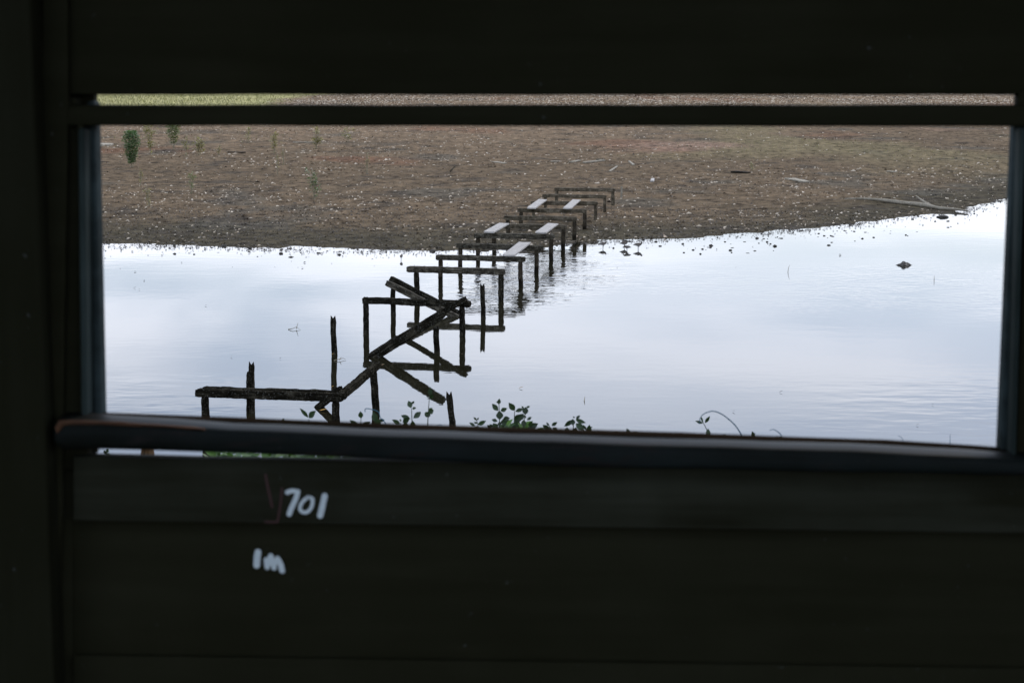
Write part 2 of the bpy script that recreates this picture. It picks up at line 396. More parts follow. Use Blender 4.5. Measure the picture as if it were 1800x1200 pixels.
# ------------------------------------------------------------------ water
m, t, b = mat('water')
b.inputs['Base Color'].default_value = (0.014, 0.013, 0.007, 1); b.inputs['Roughness'].default_value = 0.025; b.inputs['IOR'].default_value = 1.333
geo = t.nodes.new('ShaderNodeNewGeometry').outputs['Position']
fine = tnoise(t, geo, 5.0, 2, 0.5); mid = tnoise(t, geo, 1.7, 2, 0.5, (0.8, 1.6, 1)); big = tnoise(t, geo, 0.35, 1, 0.5)
# wind patches: gusty water by the far posts and out to the right
def blob(cx, cy, rx, ry, rot=0):
    mp = t.nodes.new('ShaderNodeMapping'); mp.vector_type = 'TEXTURE'
    mp.inputs['Location'].default_value = (cx, cy, 0); mp.inputs['Scale'].default_value = (rx, ry, 1); mp.inputs['Rotation'].default_value = (0, 0, rot)
    t.links.new(geo, mp.inputs[0])
    v = t.nodes.new('ShaderNodeVectorMath'); v.operation = 'LENGTH'; t.links.new(mp.outputs[0], v.inputs[0])
    r = t.nodes.new('ShaderNodeMapRange'); r.interpolation_type = 'SMOOTHSTEP'; r.inputs['From Min'].default_value = 0.5; r.inputs['From Max'].default_value = 1.1
    r.inputs['To Min'].default_value = 1; r.inputs['To Max'].default_value = 0
    t.links.new(v.outputs['Value'], r.inputs[0]); return r.outputs[0]
p1 = blob(0.45, 35.2, 1.9, 5.2, R(-10)); p2 = blob(7.5, 34.0, 6.5, 4.5); p3 = blob(-3.6, 23.2, 1.9, 1.6); p4 = blob(6.0, 22.0, 3.0, 3.0)
pn = tnoise(t, geo, 0.8, 3)
pm = t.nodes.new('ShaderNodeMapRange'); pm.inputs['From Min'].default_value = 0.38; pm.inputs['From Max'].default_value = 0.6; t.links.new(pn, pm.inputs[0])
hgt = tmath(t, 'MULTIPLY', fine, tmath(t, 'ADD', 0.05, tmath(t, 'MULTIPLY', tmath(t, 'ADD', tmath(t, 'MULTIPLY', p1, 2.3), tmath(t, 'MULTIPLY', p2, 0.5)), tmath(t, 'ADD', 0.25, pm.outputs[0]))))
hgt = tmath(t, 'ADD', hgt, tmath(t, 'MULTIPLY', mid, tmath(t, 'ADD', 0.11, tmath(t, 'ADD', tmath(t, 'MULTIPLY', p3, 0.55), tmath(t, 'MULTIPLY', p4, 0.6)))))
hgt = tmath(t, 'ADD', hgt, tmath(t, 'MULTIPLY', big, 0.35))
bump(t, b, hgt, 1.0, 0.006)
mb = MB(); mb.add([(-400, -60, 0), (400, -60, 0), (400, 160, 0), (-400, 160, 0)], [(0, 1, 2, 3)])
tag(mb.build('water', m), kind='structure')

# ------------------------------------------------------------------ walkway trestles
def z_at(y): return 0
BEAM_Z = 0.46
def trestle(bl, br, th, pl, pr, pw, mb_mat, mp_mat, label, seed, has_beam=True, two=False, beam_front=0.0, topz=None, overl=None, lumps=0.02):
    """bl, br: beam ends (centre line) in the photograph; pl, pr: x of the two posts"""
    a = onz(*bl, BEAM_Z); c = onz(*br, BEAM_Z)
    root = empty('walkway_trestle', ((a.x + c.x) / 2, (a.y + c.y) / 2, 0), label, 'trestle', 'standing trestles of the ruined walkway')
    scale = F / a.y; h = th / scale
    mb = MB(); d = (c - a)
    rough_timber(mb, a + Vector((0, beam_front, 0)), c + Vector((0, beam_front, 0)), 0.105, h, seed, lumps=lumps, bend=-0.006)
    if seed == 1:
        for k in range(9):
            q = a.lerp(c, rnd.uniform(0.02, 0.98)) + Vector((0, rnd.uniform(-.04, .04), h * 0.45)); e = rnd.uniform(0.008, 0.022)
            tube(mb, [q, q + Vector((rnd.uniform(-.004, .004), 0, e + .01))], [0.004, 0.003], 5)
    mb.build('beam', mb_mat, root)
    if two:
        mb = MB(); rough_timber(mb, a + Vector((0.05, 0.16, 0.0)), c + Vector((-0.03, 0.16, 0.005)), 0.07, h * 0.9, seed + 31, lumps=lumps)
        mb.build('beam', mb_mat, root)
    for px in (pl, pr):
        if px is None: continue
        px, top = (px if isinstance(px, tuple) else (px, None))
        f = (px - bl[0]) / (br[0] - bl[0]); q = a + d * f
        x = (px - 900) / F * q.y * 1.003
        gz = h1(x, q.y) - 0.35
        mb = MB(); zt = BEAM_Z - h * 0.42 if top is None else top
        rough_timber(mb, (x + rnd.uniform(-.012, .012), q.y, min(gz, -0.3)), (x, q.y, zt), pw / scale, pw / scale * 1.05, seed + px * 0.013, rnd_=0.7, amp=0.09, lumps=lumps * 1.2, taper=0.95)
        mb.build('post', mp_mat, root)
    return root
trestle((345, 690), (602, 699), 15, 355, 586, 14, M_wet, M_wet, 'black trestle closest to the window sill, double beam whole on both posts', 1, two=True, lumps=0.035)
trestle((638, 528.5), (826.5, 535), 11.5, (642, 0.515), 812, 10.5, M_wet, M_wet, 'black trestle whose post rises past the beam, fallen beam propped on its other end', 2, lumps=0.03)
trestle((716, 473), (887, 478.5), 11, 732, 881, 10, M_mid, M_wet, 'trestle behind the crossed fallen beams, grey-topped beam mirrored in still water', 3)
trestle((767, 452), (923, 456.5), 9.5, 774, 915, 8.3, M_mid, M_post, 'trestle carrying the near end of the single white plank', 4)
trestle((803, 432), (955, 436), 9, 809, 943, 8, M_mid, M_post, 'trestle carrying the far end of the single white plank', 5)
trestle((834, 414), (974.5, 416), 8.5, 840, 968.5, 7.8, M_mid, M_post, 'trestle in shallow water under the near ends of the lower pair of white planks', 6)
trestle((862, 397), (994.5, 399.5), 7.5, 868, 990.5, 7.6, M_dry, M_post, 'double beam trestle under the far ends of the lower white planks', 7, two=True)
trestle((886, 382.5), (1014, 385), 7.8, 893, 1009.5, 7.4, M_dry, M_post, 'bare trestle at the mud edge, between the two pairs of white planks', 8)
trestle((910, 369.5), (1031, 371.5), 7.2, 916, 1027.5, 7, M_dry, M_post, 'trestle on mud under the near ends of the upper pair of white planks', 9)
trestle((933, 357), (1051, 358), 7, 938, 1046.5, 6, M_dry, M_dry, 'trestle on mud under the far ends of the upper pair of white planks', 10)
trestle((954, 344.5), (1066, 346), 6.3, 959, 1062.5, 5.5, M_dry, M_dry, 'last but one trestle up the mud bank, thin beam without planks', 11)
trestle((975, 333), (1081, 335), 6.3, 978, 1077, 6.3, M_dry, M_dry, 'farthest trestle of the row, highest up the mud bank', 12)

def lone_post(px, ytop, ybase, wpx, m, label, seed, lean=0.0, fork=True, d=None, lumps=0.02, parts=None):
    b0 = onz(px, ybase) if d is None else ony(px, ybase, d)
    tp = ony(px, ytop, b0.y); wd = wpx / F * b0.y
    mb = MB(); rough_timber(mb, (b0.x + lean, b0.y, -0.45), (tp.x, b0.y, tp.z), wd, wd, seed, rnd_=0.6, amp=0.10, fork=fork, lumps=lumps, taper=0.93)
    o = mb.build('wooden_post', m, None, (b0.x, b0.y, 0))
    tag(o, label, 'post', 'beamless posts of the ruined walkway'); return o
lone_post(441.5, 639, 717, 11, M_wet, 'taller split-topped post right behind the nearest trestle, close to a second shorter one', 21)
lone_post(439.8, 653, 724, 14, M_wet, 'shorter thick post standing against the taller one behind the nearest trestle', 22, fork=False)
lone_post(585.5, 558, 622, 10.5, M_wet, 'slim split-topped post standing alone in open water', 23, lean=0.03, lumps=0.04)
lone_post(657, 652, 722, 13.5, M_wet, 'thick post that holds up the far end of the sloping fallen beam', 24, lean=0.05, fork=False)
lone_post(767, 573, 622, 11, M_wet, 'post under the middle of the long slanting fallen beam', 25, lean=0.02, fork=False)
lone_post(691, 505, 553, 9.5, M_wet, 'post that props the raised end of the two parallel fallen beams', 26, fork=False)
lone_post(847.5, 501, 559, 9, M_wet, 'slightly leaning post with ragged top, apart from the beams', 27, lean=0.04)
lone_post(790, 692, 791, 11.5, M_wet, 'knobbly post sticking up from behind the sill among the seedlings', 28, lean=0.10, fork=True, lumps=0.05)
pp = ground(1092, 347)
mb = MB(); rough_timber(mb, (pp.x, pp.y, pp.z - 0.3), (pp.x + .01, pp.y, ony(1092, 328, pp.y).z), 0.055, 0.055, 29, rnd_=0.7)
tag(mb.build('wooden_post', M_drift, None, (pp.x, pp.y, pp.z)), 'pale mud-coloured post past the farthest trestle', 'post', 'beamless posts of the ruined walkway')

def fallen(a, c, wx, wz, m, label, seed):
    mb = MB(); rough_timber(mb, a, c, wx, wz, seed, amp=0.09, lumps=0.02)
    mid = (Vector(a) + Vector(c)) / 2
    return tag(mb.build('fallen_beam', m, None, mid), label, 'beam', 'fallen beams of the ruined walkway')
def bp(px, py, z): return onz(px, py, z)
def ext(a, b, k): return b + (b - a) * k
# nearest: rests on the nearest trestle and on the post behind it, its other end in the water by the sill
A = bp(600, 697, 0.47); Bq = bp(664, 640, 0.47)
fallen(A, Bq, 0.075, 0.085, M_wet, 'fallen beam joining the nearest trestle to the thick post behind it', 41)
# broken stub dipping into the water under the nearest trestle
fallen(bp(600, 682, 0.24), bp(556, 718, -0.02), 0.07, 0.07, M_wet, 'short beam end dipping into the water beneath the nearest trestle', 46)
Bw = bp(657, 627, 0.0); Bt = bp(780, 549, 0.60)
fallen(ext(Bt, Bw, 0.06), Bt, 0.10, 0.12, M_wet, 'thick fallen beam rising out of the water over a post', 42)
fallen(bp(651, 624, 0.0), bp(700, 592, 0.22), 0.08, 0.05, M_wet, 'short board lying against the foot of the thick fallen beam', 47)
At = bp(820, 524, 0.555); Aw = bp(705, 592, 0.0)
fallen(ext(At, Aw, 0.05), At, 0.07, 0.078, M_wet, 'slanting fallen beam whose top end leans over the trestle with the raised post', 43)
C1 = bp(679, 497, 0.50); C2 = bp(801, 557, 0.0)
fallen(C1, ext(C1, C2, 0.05), 0.085, 0.095, M_mid, 'nearer of two parallel fallen beams sloping down into the water', 44)
D1 = bp(685, 491, 0.52); D2 = bp(800, 549, 0.04)
D1.y += 0.12; D2.y += 0.12
fallen(D1, ext(D1, D2, 0.05), 0.07, 0.085, M_wet, 'farther of two parallel fallen beams sloping down into the water', 45)

# pale loose planks lying across the beams
def plank(quad, label, seed, z=0.545, th=0.028):
    P = [bp(*q, z) for q in quad]                       # near-left, near-right, far-right, far-left
    a = (P[0] + P[1]) / 2; c = (P[2] + P[3]) / 2; wd = ((P[1] - P[0]).length + (P[2] - P[3]).length) / 2
    d = (c - a); n = 14; V = []; Fc = []; uv = []
    s = (P[1] - P[0]).normalized()
    for i in range(n + 1):
        t = i / n; p = a + d * t
        for u in (-0.5, -0.17, 0.17, 0.5):
            e = 0.006 * noise.noise((t * 8, u * 3, seed))
            q = p + s * (u * wd) + Vector((0, 0, e * 0.5 + (0.004 if abs(u) > 0.4 else 0)))
            if i in (0, n): q = q + d.normalized() * (0.008 * noise.noise((u * 9, seed, i)))
            V.append(q)
    top = len(V); V += [v - Vector((0, 0, th)) for v in V]
    for i in range(n):
        for k in range(3):
            x = i * 4 + k
            Fc.append((x, x + 1, x + 5, x + 4)); Fc.append((x + top, x + 4 + top, x + 5 + top, x + 1 + top))
            uq = [(i * .1 + seed, k * .3), (i * .1 + seed, k * .3 + .3), (i * .1 + .1 + seed, k * .3 + .3), (i * .1 + .1 + seed, k * .3)]
            uv += [uq, uq]
        for k in (0, 3):
            x = i * 4 + k; f = (x, x + 4, x + 4 + top, x + top)
            Fc.append(f if k == 0 else f[::-1]); uv.append([(0, 0), (.1, 0), (.1, .1), (0, .1)])
    for i in (0, n):
        for k in range(3):
            x = i * 4 + k; f = (x, x + top, x + 1 + top, x + 1); Fc.append(f if i == 0 else f[::-1]); uv.append([(0, 0), (.1, 0), (.1, .1), (0, .1)])
    mb = MB(); mb.add(V, Fc, uv)
    return tag(mb.build('plank', M_plank, None, (a + d / 2)), label, 'plank', 'white planks left on the trestles')
plank([(884, 447.5), (904.5, 448.3), (933, 426), (912.5, 425)], 'single white plank nearest the viewer, laid across two trestles standing in water', 1)
plank([(850.7, 406.7), (868, 407.7), (895, 392.7), (878, 391.7)], 'white plank on the open-water side of the lower pair', 2)
plank([(941, 407.7), (960, 408.7), (981, 393), (964, 392)], 'white plank at the tall post side of the lower pair', 3)
plank([(926.7, 364.7), (941, 365.5), (962, 350.7), (946.7, 350)], 'white plank on the left of the upper pair on the mud', 4)
plank([(989.3, 365.3), (1004.5, 366), (1021, 351), (1006.7, 350.7)], 'white plank on the right of the upper pair on the mud', 5)

# ------------------------------------------------------------------ wreckage on the mud
def debris(p0, p1, wpx, hpx, m, label, seed, name='broken_plank', lift0=0.0, lift1=0.0, cat='plank'):
    a, c = ground(*p0), ground(*p1)
    k = a.y / F; a.z += hpx * k * 0.4 + lift0; c.z += hpx * k * 0.4 + lift1
    mb = MB(); rough_timber(mb, a, c, wpx * k, hpx * k, seed, amp=0.12, rnd_=0.1, taper=0.75, seg=12)
    return tag(mb.build(name, m, None, (a + c) / 2), label, cat, 'wreckage lying on the mud')
debris((791, 303), (800, 303), 5, 3.5, M_dry, 'short thick plank tilted up from bare mud, its end raised', 51, lift1=0.16)
debris((868, 285), (889, 288), 12, 1.6, M_drift, 'thin pale plank half sunk in the mud, flat and isolated', 52)
debris((971, 285), (985, 284), 12, 2, M_drift, 'short pale slab beside the heap of boards above the walkway', 53)
debris((1004, 286), (1019, 283), 9, 2.5, M_drift, 'wide pale board in the heap of boards above the walkway', 54)
debris((1027, 287), (1062, 283), 10, 3, M_drift, 'longest pale board in the heap above the walkway', 55)
debris((1050, 282), (1061, 281), 7, 3, M_dry, 'dark chunk at the end of the longest pale board', 56)
debris((1072, 302), (1085, 293), 5, 2.0, M_drift, 'pale stick slanting up and away, below the heap of boards', 57)
debris((1114, 291), (1106, 284), 5, 2.0, M_drift, 'pale stick slanting the other way past the heap of boards', 58)
debris((1146, 320), (1148, 315), 7, 3, M_plank, 'small white board fragment lying alone beyond the last trestle', 59)
debris((1288, 303), (1317, 304.5), 20, 3, M_post, 'dark flat board lying low on the mud under the grassy bank', 60)
debris((1386, 315), (1418, 321), 20, 3, M_drift, 'pale wedge-shaped board alone on the mud above the driftwood branch', 61)
debris((1560, 302), (1576, 303), 14, 2, M_drift, 'short pale board fragment near the rusty soil', 62)
debris((166, 256), (198, 256.5), 70, 4.5, M_drift, 'weathered flat slab of wood beside the window edge', 63)
debris((430, 269), (400, 268), 10, 2, M_post, 'low dark stick beyond the yellowish saplings', 64, 'stick', cat='stick')
debris((515, 251), (556, 251), 8, 1.6, M_drift, 'long thin pale stick among the sparse saplings', 65, 'stick', cat='stick')

# driftwood branch
pts = [(1485, 353), (1510, 352.5), (1540, 354), (1562, 356.5), (1590, 360), (1622, 363.5), (1650, 369), (1675, 371), (1702, 374)]
rr_ = [0.018, 0.025, 0.036, 0.046, 0.056, 0.056, 0.042, 0.038, 0.016]
P = [ground(*p) + Vector((0, 0, 0.05)) for p in pts]
bra = empty('driftwood_branch', P[4], 'long pale driftwood branch lying where mud meets water, with a forked side limb', 'branch')
mb = MB(); pth = smooth_path(P, 5); rad = list(np.interp(np.linspace(0, 8, len(pth)), range(9), rr_))
tube(mb, pth, [r * 1.0 for r in rad], 9, wob=0.35, seed=4); mb.build('limb', M_drift, bra, smooth=True)
mb = MB(); q = ground(1634, 365); tube(mb, smooth_path([q + Vector((0, 0, .06)), ground(1622, 359.5) + Vector((0, 0, .09)), ground(1610, 355) + Vector((0, 0, .16))], 4), list(np.linspace(0.045, 0.015, 9)), 7, wob=0.3)
mb.build('side_limb', M_drift, bra, smooth=True)

# stones, clods
def rock_mesh(name, seed, m, sq=(1, 1, 0.6)):
    bm = bmesh.new(); bmesh.ops.create_icosphere(bm, subdivisions=3, radius=1)
    for v in bm.verts:
        n = noise.fractal(v.co * 1.3 + Vector((seed * 7.7, 0, 0)), 1.0, 2.0, 4)
        n2 = noise.cell(v.co * 2.2 + Vector((seed, 3, 1)))
        v.co *= 1 + 0.5 * n + 0.12 * n2; v.co = Vector((v.co.x * sq[0], v.co.y * sq[1], v.co.z * sq[2]))
    me = bpy.data.meshes.new(name); bm.to_mesh(me); bm.free(); me.materials.append(m); return me
m, t, b = mat('wet_dark_stone'); oc = t.nodes.new('ShaderNodeTexCoord').outputs['Object']; n1 = tnoise(t, oc, 5, 4)
t.links.new(ramp(t, n1, [(0.3, (0.03, 0.026, 0.02)), (0.7, (0.11, 0.095, 0.075))]), b.inputs['Base Color']); b.inputs['Roughness'].default_value = 0.6
bump(t, b, n1, 0.5, 0.1); M_stone = m
rocks = [rock_mesh('stone', k, M_stone, ((1, 1, 0.7), (1.4, 0.9, 0.5), (1, 1.2, 0.9))[k % 3]) for k in range(6)]
def stone(px, py, wpx, k, label='small dark clod poking out of the shallows along the shoreline', group='dark clods along the waterline', cat='stone', hz=1.0):
    p = onz(px, py); s = wpx / F * p.y / 2.2
    o = bpy.data.objects.new('stone', rocks[k % 6]); col.objects.link(o); o.location = (p.x, p.y, 0.0)
    o.scale = (s, s, s * hz); o.rotation_euler = (0, 0, rnd.uniform(0, 6.3))
    return tag(o, label, cat, group)
def shore_y(px): return float(np.interp(px, [p[0] for p in shore_px], [p[1] for p in shore_px]))
for k in range(125):
    px = rnd.uniform(1200, 1775); f = rnd.random() ** 1.3
    stone(px, shore_y(px) + 1 + f * 34 * min(1, (1790 - px) / 250 + .25), 2 + 3.5 * rnd.random() ** 2, k, hz=rnd.uniform(.5, 1.2))
for k in range(75):
    px = rnd.uniform(180, 1180); f = rnd.random() ** 2.4
    stone(px, shore_y(px) + 0.5 + f * 17, 2 + 4 * rnd.random() ** 2, k, hz=rnd.uniform(.5, 1.2))
for (px, py, wv, lab) in [(394, 433, 9, 'roundest dark stone at the mud edge below the leafy sapling clump'), (337, 428, 9, 'dark stone with a pale side at the mud edge'),
                          (760, 442, 9, 'dark stone beside the posts of the walkway at the mud edge')]:
    stone(px, py, wv, rnd.randrange(6), lab, None)
for px, py in [(440, 437), (495, 439), (494, 446), (560, 445), (597, 448), (512, 452), (920, 441), (1330, 419), (1362, 433), (1250, 432)]: stone(px, py, 7, rnd.randrange(6))
# big pointed rock in open water
bm_ = bmesh.new(); bmesh.ops.create_icosphere(bm_, subdivisions=4, radius=1)
for v in bm_.verts:
    n = noise.fractal(v.co * 1.6 + Vector((3, 9, 1)), 1.0, 2.0, 4)
    f = 1 - abs(v.co.x) ** 1.4
    v.co = Vector((v.co.x * 0.165, v.co.y * 0.10 * (0.35 + 0.65 * f) * (1 + 0.4 * n), v.co.z * 0.062 * max(0.12, f) * (1 + 0.9 * n)))
me = bpy.data.meshes.new('rock'); bm_.to_mesh(me); bm_.free(); me.materials.append(M_stone)
rk = bpy.data.objects.new('rock', me); col.objects.link(rk); rk.location = onz(1589, 466); tag(rk, 'dark pointed rock breaking the surface of open water', 'rock')
p = ground(1656, 382); o = bpy.data.objects.new('rock', rocks[1]); col.objects.link(o); o.location = (p.x, p.y, 0.02); s = 16 / F * p.y / 2.6; o.scale = (s, s * .7, s * .8)
tag(o, 'dark brown rock at the waterline under the driftwood branch', 'rock')

# leaf litter and clods scattered over the bank
m, t, b = mat('dry_leaf'); at = t.nodes.new('ShaderNodeAttribute'); at.attribute_name = 'shade'
t.links.new(ramp(t, at.outputs['Fac'], [(0, (0.025, 0.02, 0.015)), (0.18, (0.06, 0.045, 0.03)), (0.22, (0.20, 0.135, 0.08)), (0.6, (0.46, 0.37, 0.26)), (1, (0.64, 0.54, 0.41))]), b.inputs['Base Color']); b.inputs['Roughness'].default_value = 0.7
M_litter = m
def scatter(name, X, Y, S, shade, m, up=0.5, asp=0.5, wet=False):
    n = len(X); Z = H(X, Y)
    if wet: Z = np.maximum(Z, 0.0)
    ok = Z > (-1 if wet else 0.004); X, Y, Z, S, shade = X[ok], Y[ok], Z[ok], S[ok], shade[ok]; n = len(X)
    a = nr.uniform(0, 2 * np.pi, n); ca, sa = np.cos(a), np.sin(a); tilt = nr.uniform(-1, 1, n) * up; hh = S * nr.uniform(0.12, up, n)
    l = S / 2; w_ = S * asp * nr.uniform(0.6, 1.2, n) / 2
    def P_(u, v, z): return np.stack([X + ca * u - sa * v, Y + sa * u + ca * v, Z + 0.003 + z], -1)
    base = S * 0.05
    V = np.stack([P_(-l, 0 * l, base), P_(0 * l, -w_, base + hh * 0.2), P_(l, 0 * l, base + np.abs(tilt) * S * 0.4), P_(0 * l, w_, base + hh)], 1).reshape(-1, 3)
    i = np.arange(n)[:, None] * 4; T = np.concatenate([i + [0, 1, 2], i + [0, 2, 3]], 1).reshape(-1, 3)
    me = bpy.data.meshes.new(name); me.vertices.add(len(V)); me.vertices.foreach_set('co', V.astype(np.float32).ravel())
    me.loops.add(T.size); me.loops.foreach_set('vertex_index', T.ravel().astype(np.int32)); me.polygons.add(len(T))
    me.polygons.foreach_set('loop_start', (np.arange(len(T)) * 3).astype(np.int32)); me.update(calc_edges=True)
    at = me.attributes.new('shade', 'FLOAT', 'POINT'); at.data.foreach_set('value', np.repeat(shade, 4).astype(np.float32))
    me.materials.append(m); o = bpy.data.objects.new(name, me); col.objects.link(o); return o
def field(n, y0, y1, dens=None):
    Y = y0 + (y1 - y0) * nr.random(n); X = (nr.random(n) * 2 - 1) * Y * 0.30
    if dens is not None:
        k = nr.random(n) < dens(X, Y); X, Y = X[k], Y[k]
    return X, Y
d1 = lambda X, Y: np.clip(0.55 + 0.9 * fbm(X, Y, 4, 3, 151) + 0.5 * fbm(X, Y, 0.9, 2, 152), 0.04, 1) * (1 - 0.7 * sstep(60, 75, Y) * sstep(4, 9, X) * (1 - sstep(115, 130, Y)))
Xa, Ya = field(11500, 39.5, 62, d1); Xb, Yb = field(20000, 62, 112, d1); Xc, Yc = field(70000, 110, 165, lambda X, Y: 0.9 * np.clip(0.7 + 0.8 * fbm(X, Y, 6, 3, 161), 0.1, 1) * (1 - 0.985 * sstep(-12.5, -16.0, X + 2 * fbm(X, Y, 7, 2, 141))))
X = np.concatenate([Xa, Xb, Xc]); Y = np.concatenate([Ya, Yb, Yc]); n = len(X)
S = np.concatenate([nr.uniform(0.035, 0.105, len(Xa)), nr.uniform(0.045, 0.13, len(Xb)), nr.uniform(0.07, 0.18, len(Xc))])
S[nr.random(n) < 0.02] *= 1.7
sh = np.where(nr.random(n) < 0.10, nr.uniform(0, 0.15, n), nr.uniform(0.25, 1, n))
tag(scatter('leaf_litter', X, Y, S, sh, M_litter, up=0.4, asp=0.5), 'pale dry leaves and shell bits strewn over the mud bank', 'leaf litter', kind='stuff')
Xa, Ya = field(16000, 39.0, 50); Xb, Yb = field(9000, 50, 112); ok_ = H(Xa, Ya) > 0.004; Xa, Ya = Xa[ok_], Ya[ok_]; ok_ = H(Xb, Yb) > 0.004; Xb, Yb = Xb[ok_], Yb[ok_]
Xs = nr.uniform(-10, 14.5, 5200); Ys = np.interp(Xs, SX, SY) - 0.15 + 0.35 * nr.standard_normal(5200) - 0.5 * np.abs(nr.standard_normal(5200)) ** 3 * 0.3
k_ = nr.random(5200) < np.clip(0.55 + fbm(Xs, Ys, 1.2, 2, 171), 0, 1); Xs, Ys = Xs[k_], Ys[k_]
X = np.concatenate([Xa, Xb, Xs]); Y = np.concatenate([Ya, Yb, Ys])
tag(scatter('mud_crumbs', X, Y, nr.uniform(0.015, 0.065, len(X)), nr.uniform(0, 0.17, len(X)), M_litter, up=0.45, asp=0.8, wet=True), 'dark crumbs and lumps of mud scattered over the bank', 'mud crumbs', kind='stuff')

# grass: thin cover on the raised bank and the far lawn
def grass(name, X, Y, hmin, hmax, label):
    Z = H(X, Y); mb = MB()
    for x, y, z in zip(X, Y, Z):
        h_ = rnd.uniform(hmin, hmax); a = rnd.uniform(0, 6.3); l = rnd.uniform(-.6, .6) * h_; l2 = rnd.uniform(-.6, .6) * h_; w_ = h_ * 0.16
        s = rnd.random(); mb.add([(x - w_ * math.cos(a), y - w_ * math.sin(a), z - .01), (x + w_ * math.cos(a), y + w_ * math.sin(a), z - .01), (x + l, y + l2, z + h_)], [(0, 1, 2)], None, s)
    return tag(mb.build(name, G_grass), label, 'grass', kind='stuff')
X, Y = field(22000, 66, 112, lambda X, Y: sstep(3, 9, X + 4 * fbm(X, Y, 6, 2, 5)) * sstep(-0.1, 0.4, fbm(X, Y * 0.45, 5, 4, 121)) * sstep(66, 80, Y))
grass('bank_grass', X, Y, 0.02, 0.07, 'sparse yellow-green grass creeping over the raised mud bank')
X, Y = field(30000, 104, 150, lambda X, Y: sstep(-13, -16.5, X + 2 * fbm(X, Y, 7, 2, 141)))
grass('far_lawn_grass', X, Y, 0.08, 0.2, 'yellow-green lawn seen through the narrow slot beyond the mud')
X, Y = field(2500, 78, 112, lambda X, Y: sstep(-9, -13, X) * 0.8)
grass('saltmarsh_grass', X, Y, 0.03, 0.10, 'thin dry grass between the saplings high on the mud')

# ------------------------------------------------------------------ saplings and bushes on the mud
def sapling(px, pbase, ptop, wpx, nleaf, lm, label, lsize=0.06, bare=0.2, stems=3, group='saplings on the mud bank', shape='open', name='sapling'):
    b0 = ground(px, pbase); k = b0.y / F; h_ = (pbase - ptop) * k; rw = wpx * k / 2 * 1.06; lsize *= 1.25 if shape == 'open' else 1.0; nleaf = nleaf * (1.0 if shape == 'open' else 1.2)
    root = empty(name, b0, label, 'sapling' if name == 'sapling' else 'bush', group)
    ms = MB(); ml = MB(); r = random.Random(int(px * 7 + pbase))
    tips = []
    for s in range(stems):
        a = r.uniform(0, 6.3); e = r.uniform(0.2, 0.8) * rw
        P0 = b0 + Vector((r.uniform(-.15, .15) * rw, r.uniform(-.15, .15) * rw, -0.03)); P3 = b0 + Vector((math.cos(a) * e, math.sin(a) * e, h_ * r.uniform(0.8, 1.0)))
        P1 = P0.lerp(P3, 0.5) + Vector((r.uniform(-.2, .2) * rw, 0, 0))
        path = smooth_path([P0, P1, P3], 4); tube(ms, path, list(np.linspace(0.010, 0.004, len(path))), 5)
        tips.append(path)
        for j in range(3):
            q = path[r.randrange(2, len(path) - 1)]; e2 = q + Vector((r.uniform(-1, 1) * rw * .7, r.uniform(-1, 1) * rw * .7, r.uniform(.05, .3) * h_))
            e2.z = min(e2.z, b0.z + h_); tube(ms, [q, q.lerp(e2, .5) + Vector((0, 0, .01)), e2], [.007, .005, .003], 4); tips.append([q, q.lerp(e2, .5), e2])
    for j in range(int(nleaf * 1.3)):
        if shape == 'crown':
            tt = r.random() ** 0.75; prof = min(1.0, 0.42 + 1.0 * tt) * (1 - max(0, tt - 0.85) * 2.5)
            a = r.uniform(0, 6.3); rad_ = rw * prof * (r.random() ** 0.45) * (0.85 + 0.3 * noise.noise((tt * 5, a, 1)))
            c = b0 + Vector((math.cos(a) * rad_, math.sin(a) * rad_, h_ * (bare + (1 - bare) * tt)))
        else:
            path = r.choice(tips); q = path[r.randrange(max(1, int(len(path) * bare)), len(path))]
            c = q + Vector((r.gauss(0, .16) * rw, r.gauss(0, .16) * rw, r.gauss(0, .04) * h_))
        a = r.uniform(0, 6.3); d = Vector((math.cos(a), math.sin(a), r.uniform(-.3, .9))).normalized() * lsize * r.uniform(.7, 1.3)
        leaf(ml, c, c + d, lsize * 0.42, Vector((r.uniform(-.5, .5), r.uniform(-.5, .5), 1)), r.random())
    ms.build('stem', S_twig, root); ml.build('leaves', lm, root)
    return root
sapling(232, 294, 231, 32, 1500, L_bush, 'dense dark green mangrove bush, tall and egg-shaped, on the mud', 0.075, 0.10, 4, None, 'crown', 'mangrove_bush')
sapling(305, 263, 214, 26, 420, L_green, 'bright green bush whose top is cut off by the window rail', 0.10, 0.2, 4, None, 'crown', 'mangrove_bush')
sapling(265, 274, 222, 22, 200, L_pale, 'yellowish sapling standing between the two green bushes', 0.09, 0.2, 3)
sapling(350, 273, 242, 22, 170, L_pale, 'bushy yellow-green sapling just past the bright green bush', 0.08, 0.2, 4)
sapling(327, 275, 240, 12, 60, L_pale, 'thin wispy sapling squeezed between bright green bush and bushy yellow one', 0.07)
sapling(384, 272, 255, 10, 40, L_pale, 'tiny yellowish sapling beside the bushy yellow-green one', 0.06)
sapling(247, 326, 298, 9, 40, L_pale, 'small sparse sapling in front of the dark green bush', 0.05)
sapling(263, 362, 328, 16, 60, L_pale, 'low straggly sapling closest to the water by the window edge', 0.05)
sapling(337, 340, 300, 16, 80, L_green, 'slender green-tipped sapling alone on open mud', 0.055)
sapling(436, 252, 226, 12, 50, L_pale, 'faint wispy sapling under the rail, first past the bushes', 0.08)
sapling(482, 272, 226, 18, 120, L_pale, 'tall thin yellowish sapling reaching the rail', 0.08)
sapling(488, 306, 262, 8, 26, L_pale, 'leafless spindly sapling in front of the tall thin one', 0.05)
sapling(499, 290, 250, 8, 24, L_pale, 'bare whip of a sapling beside the tall thin one', 0.05)
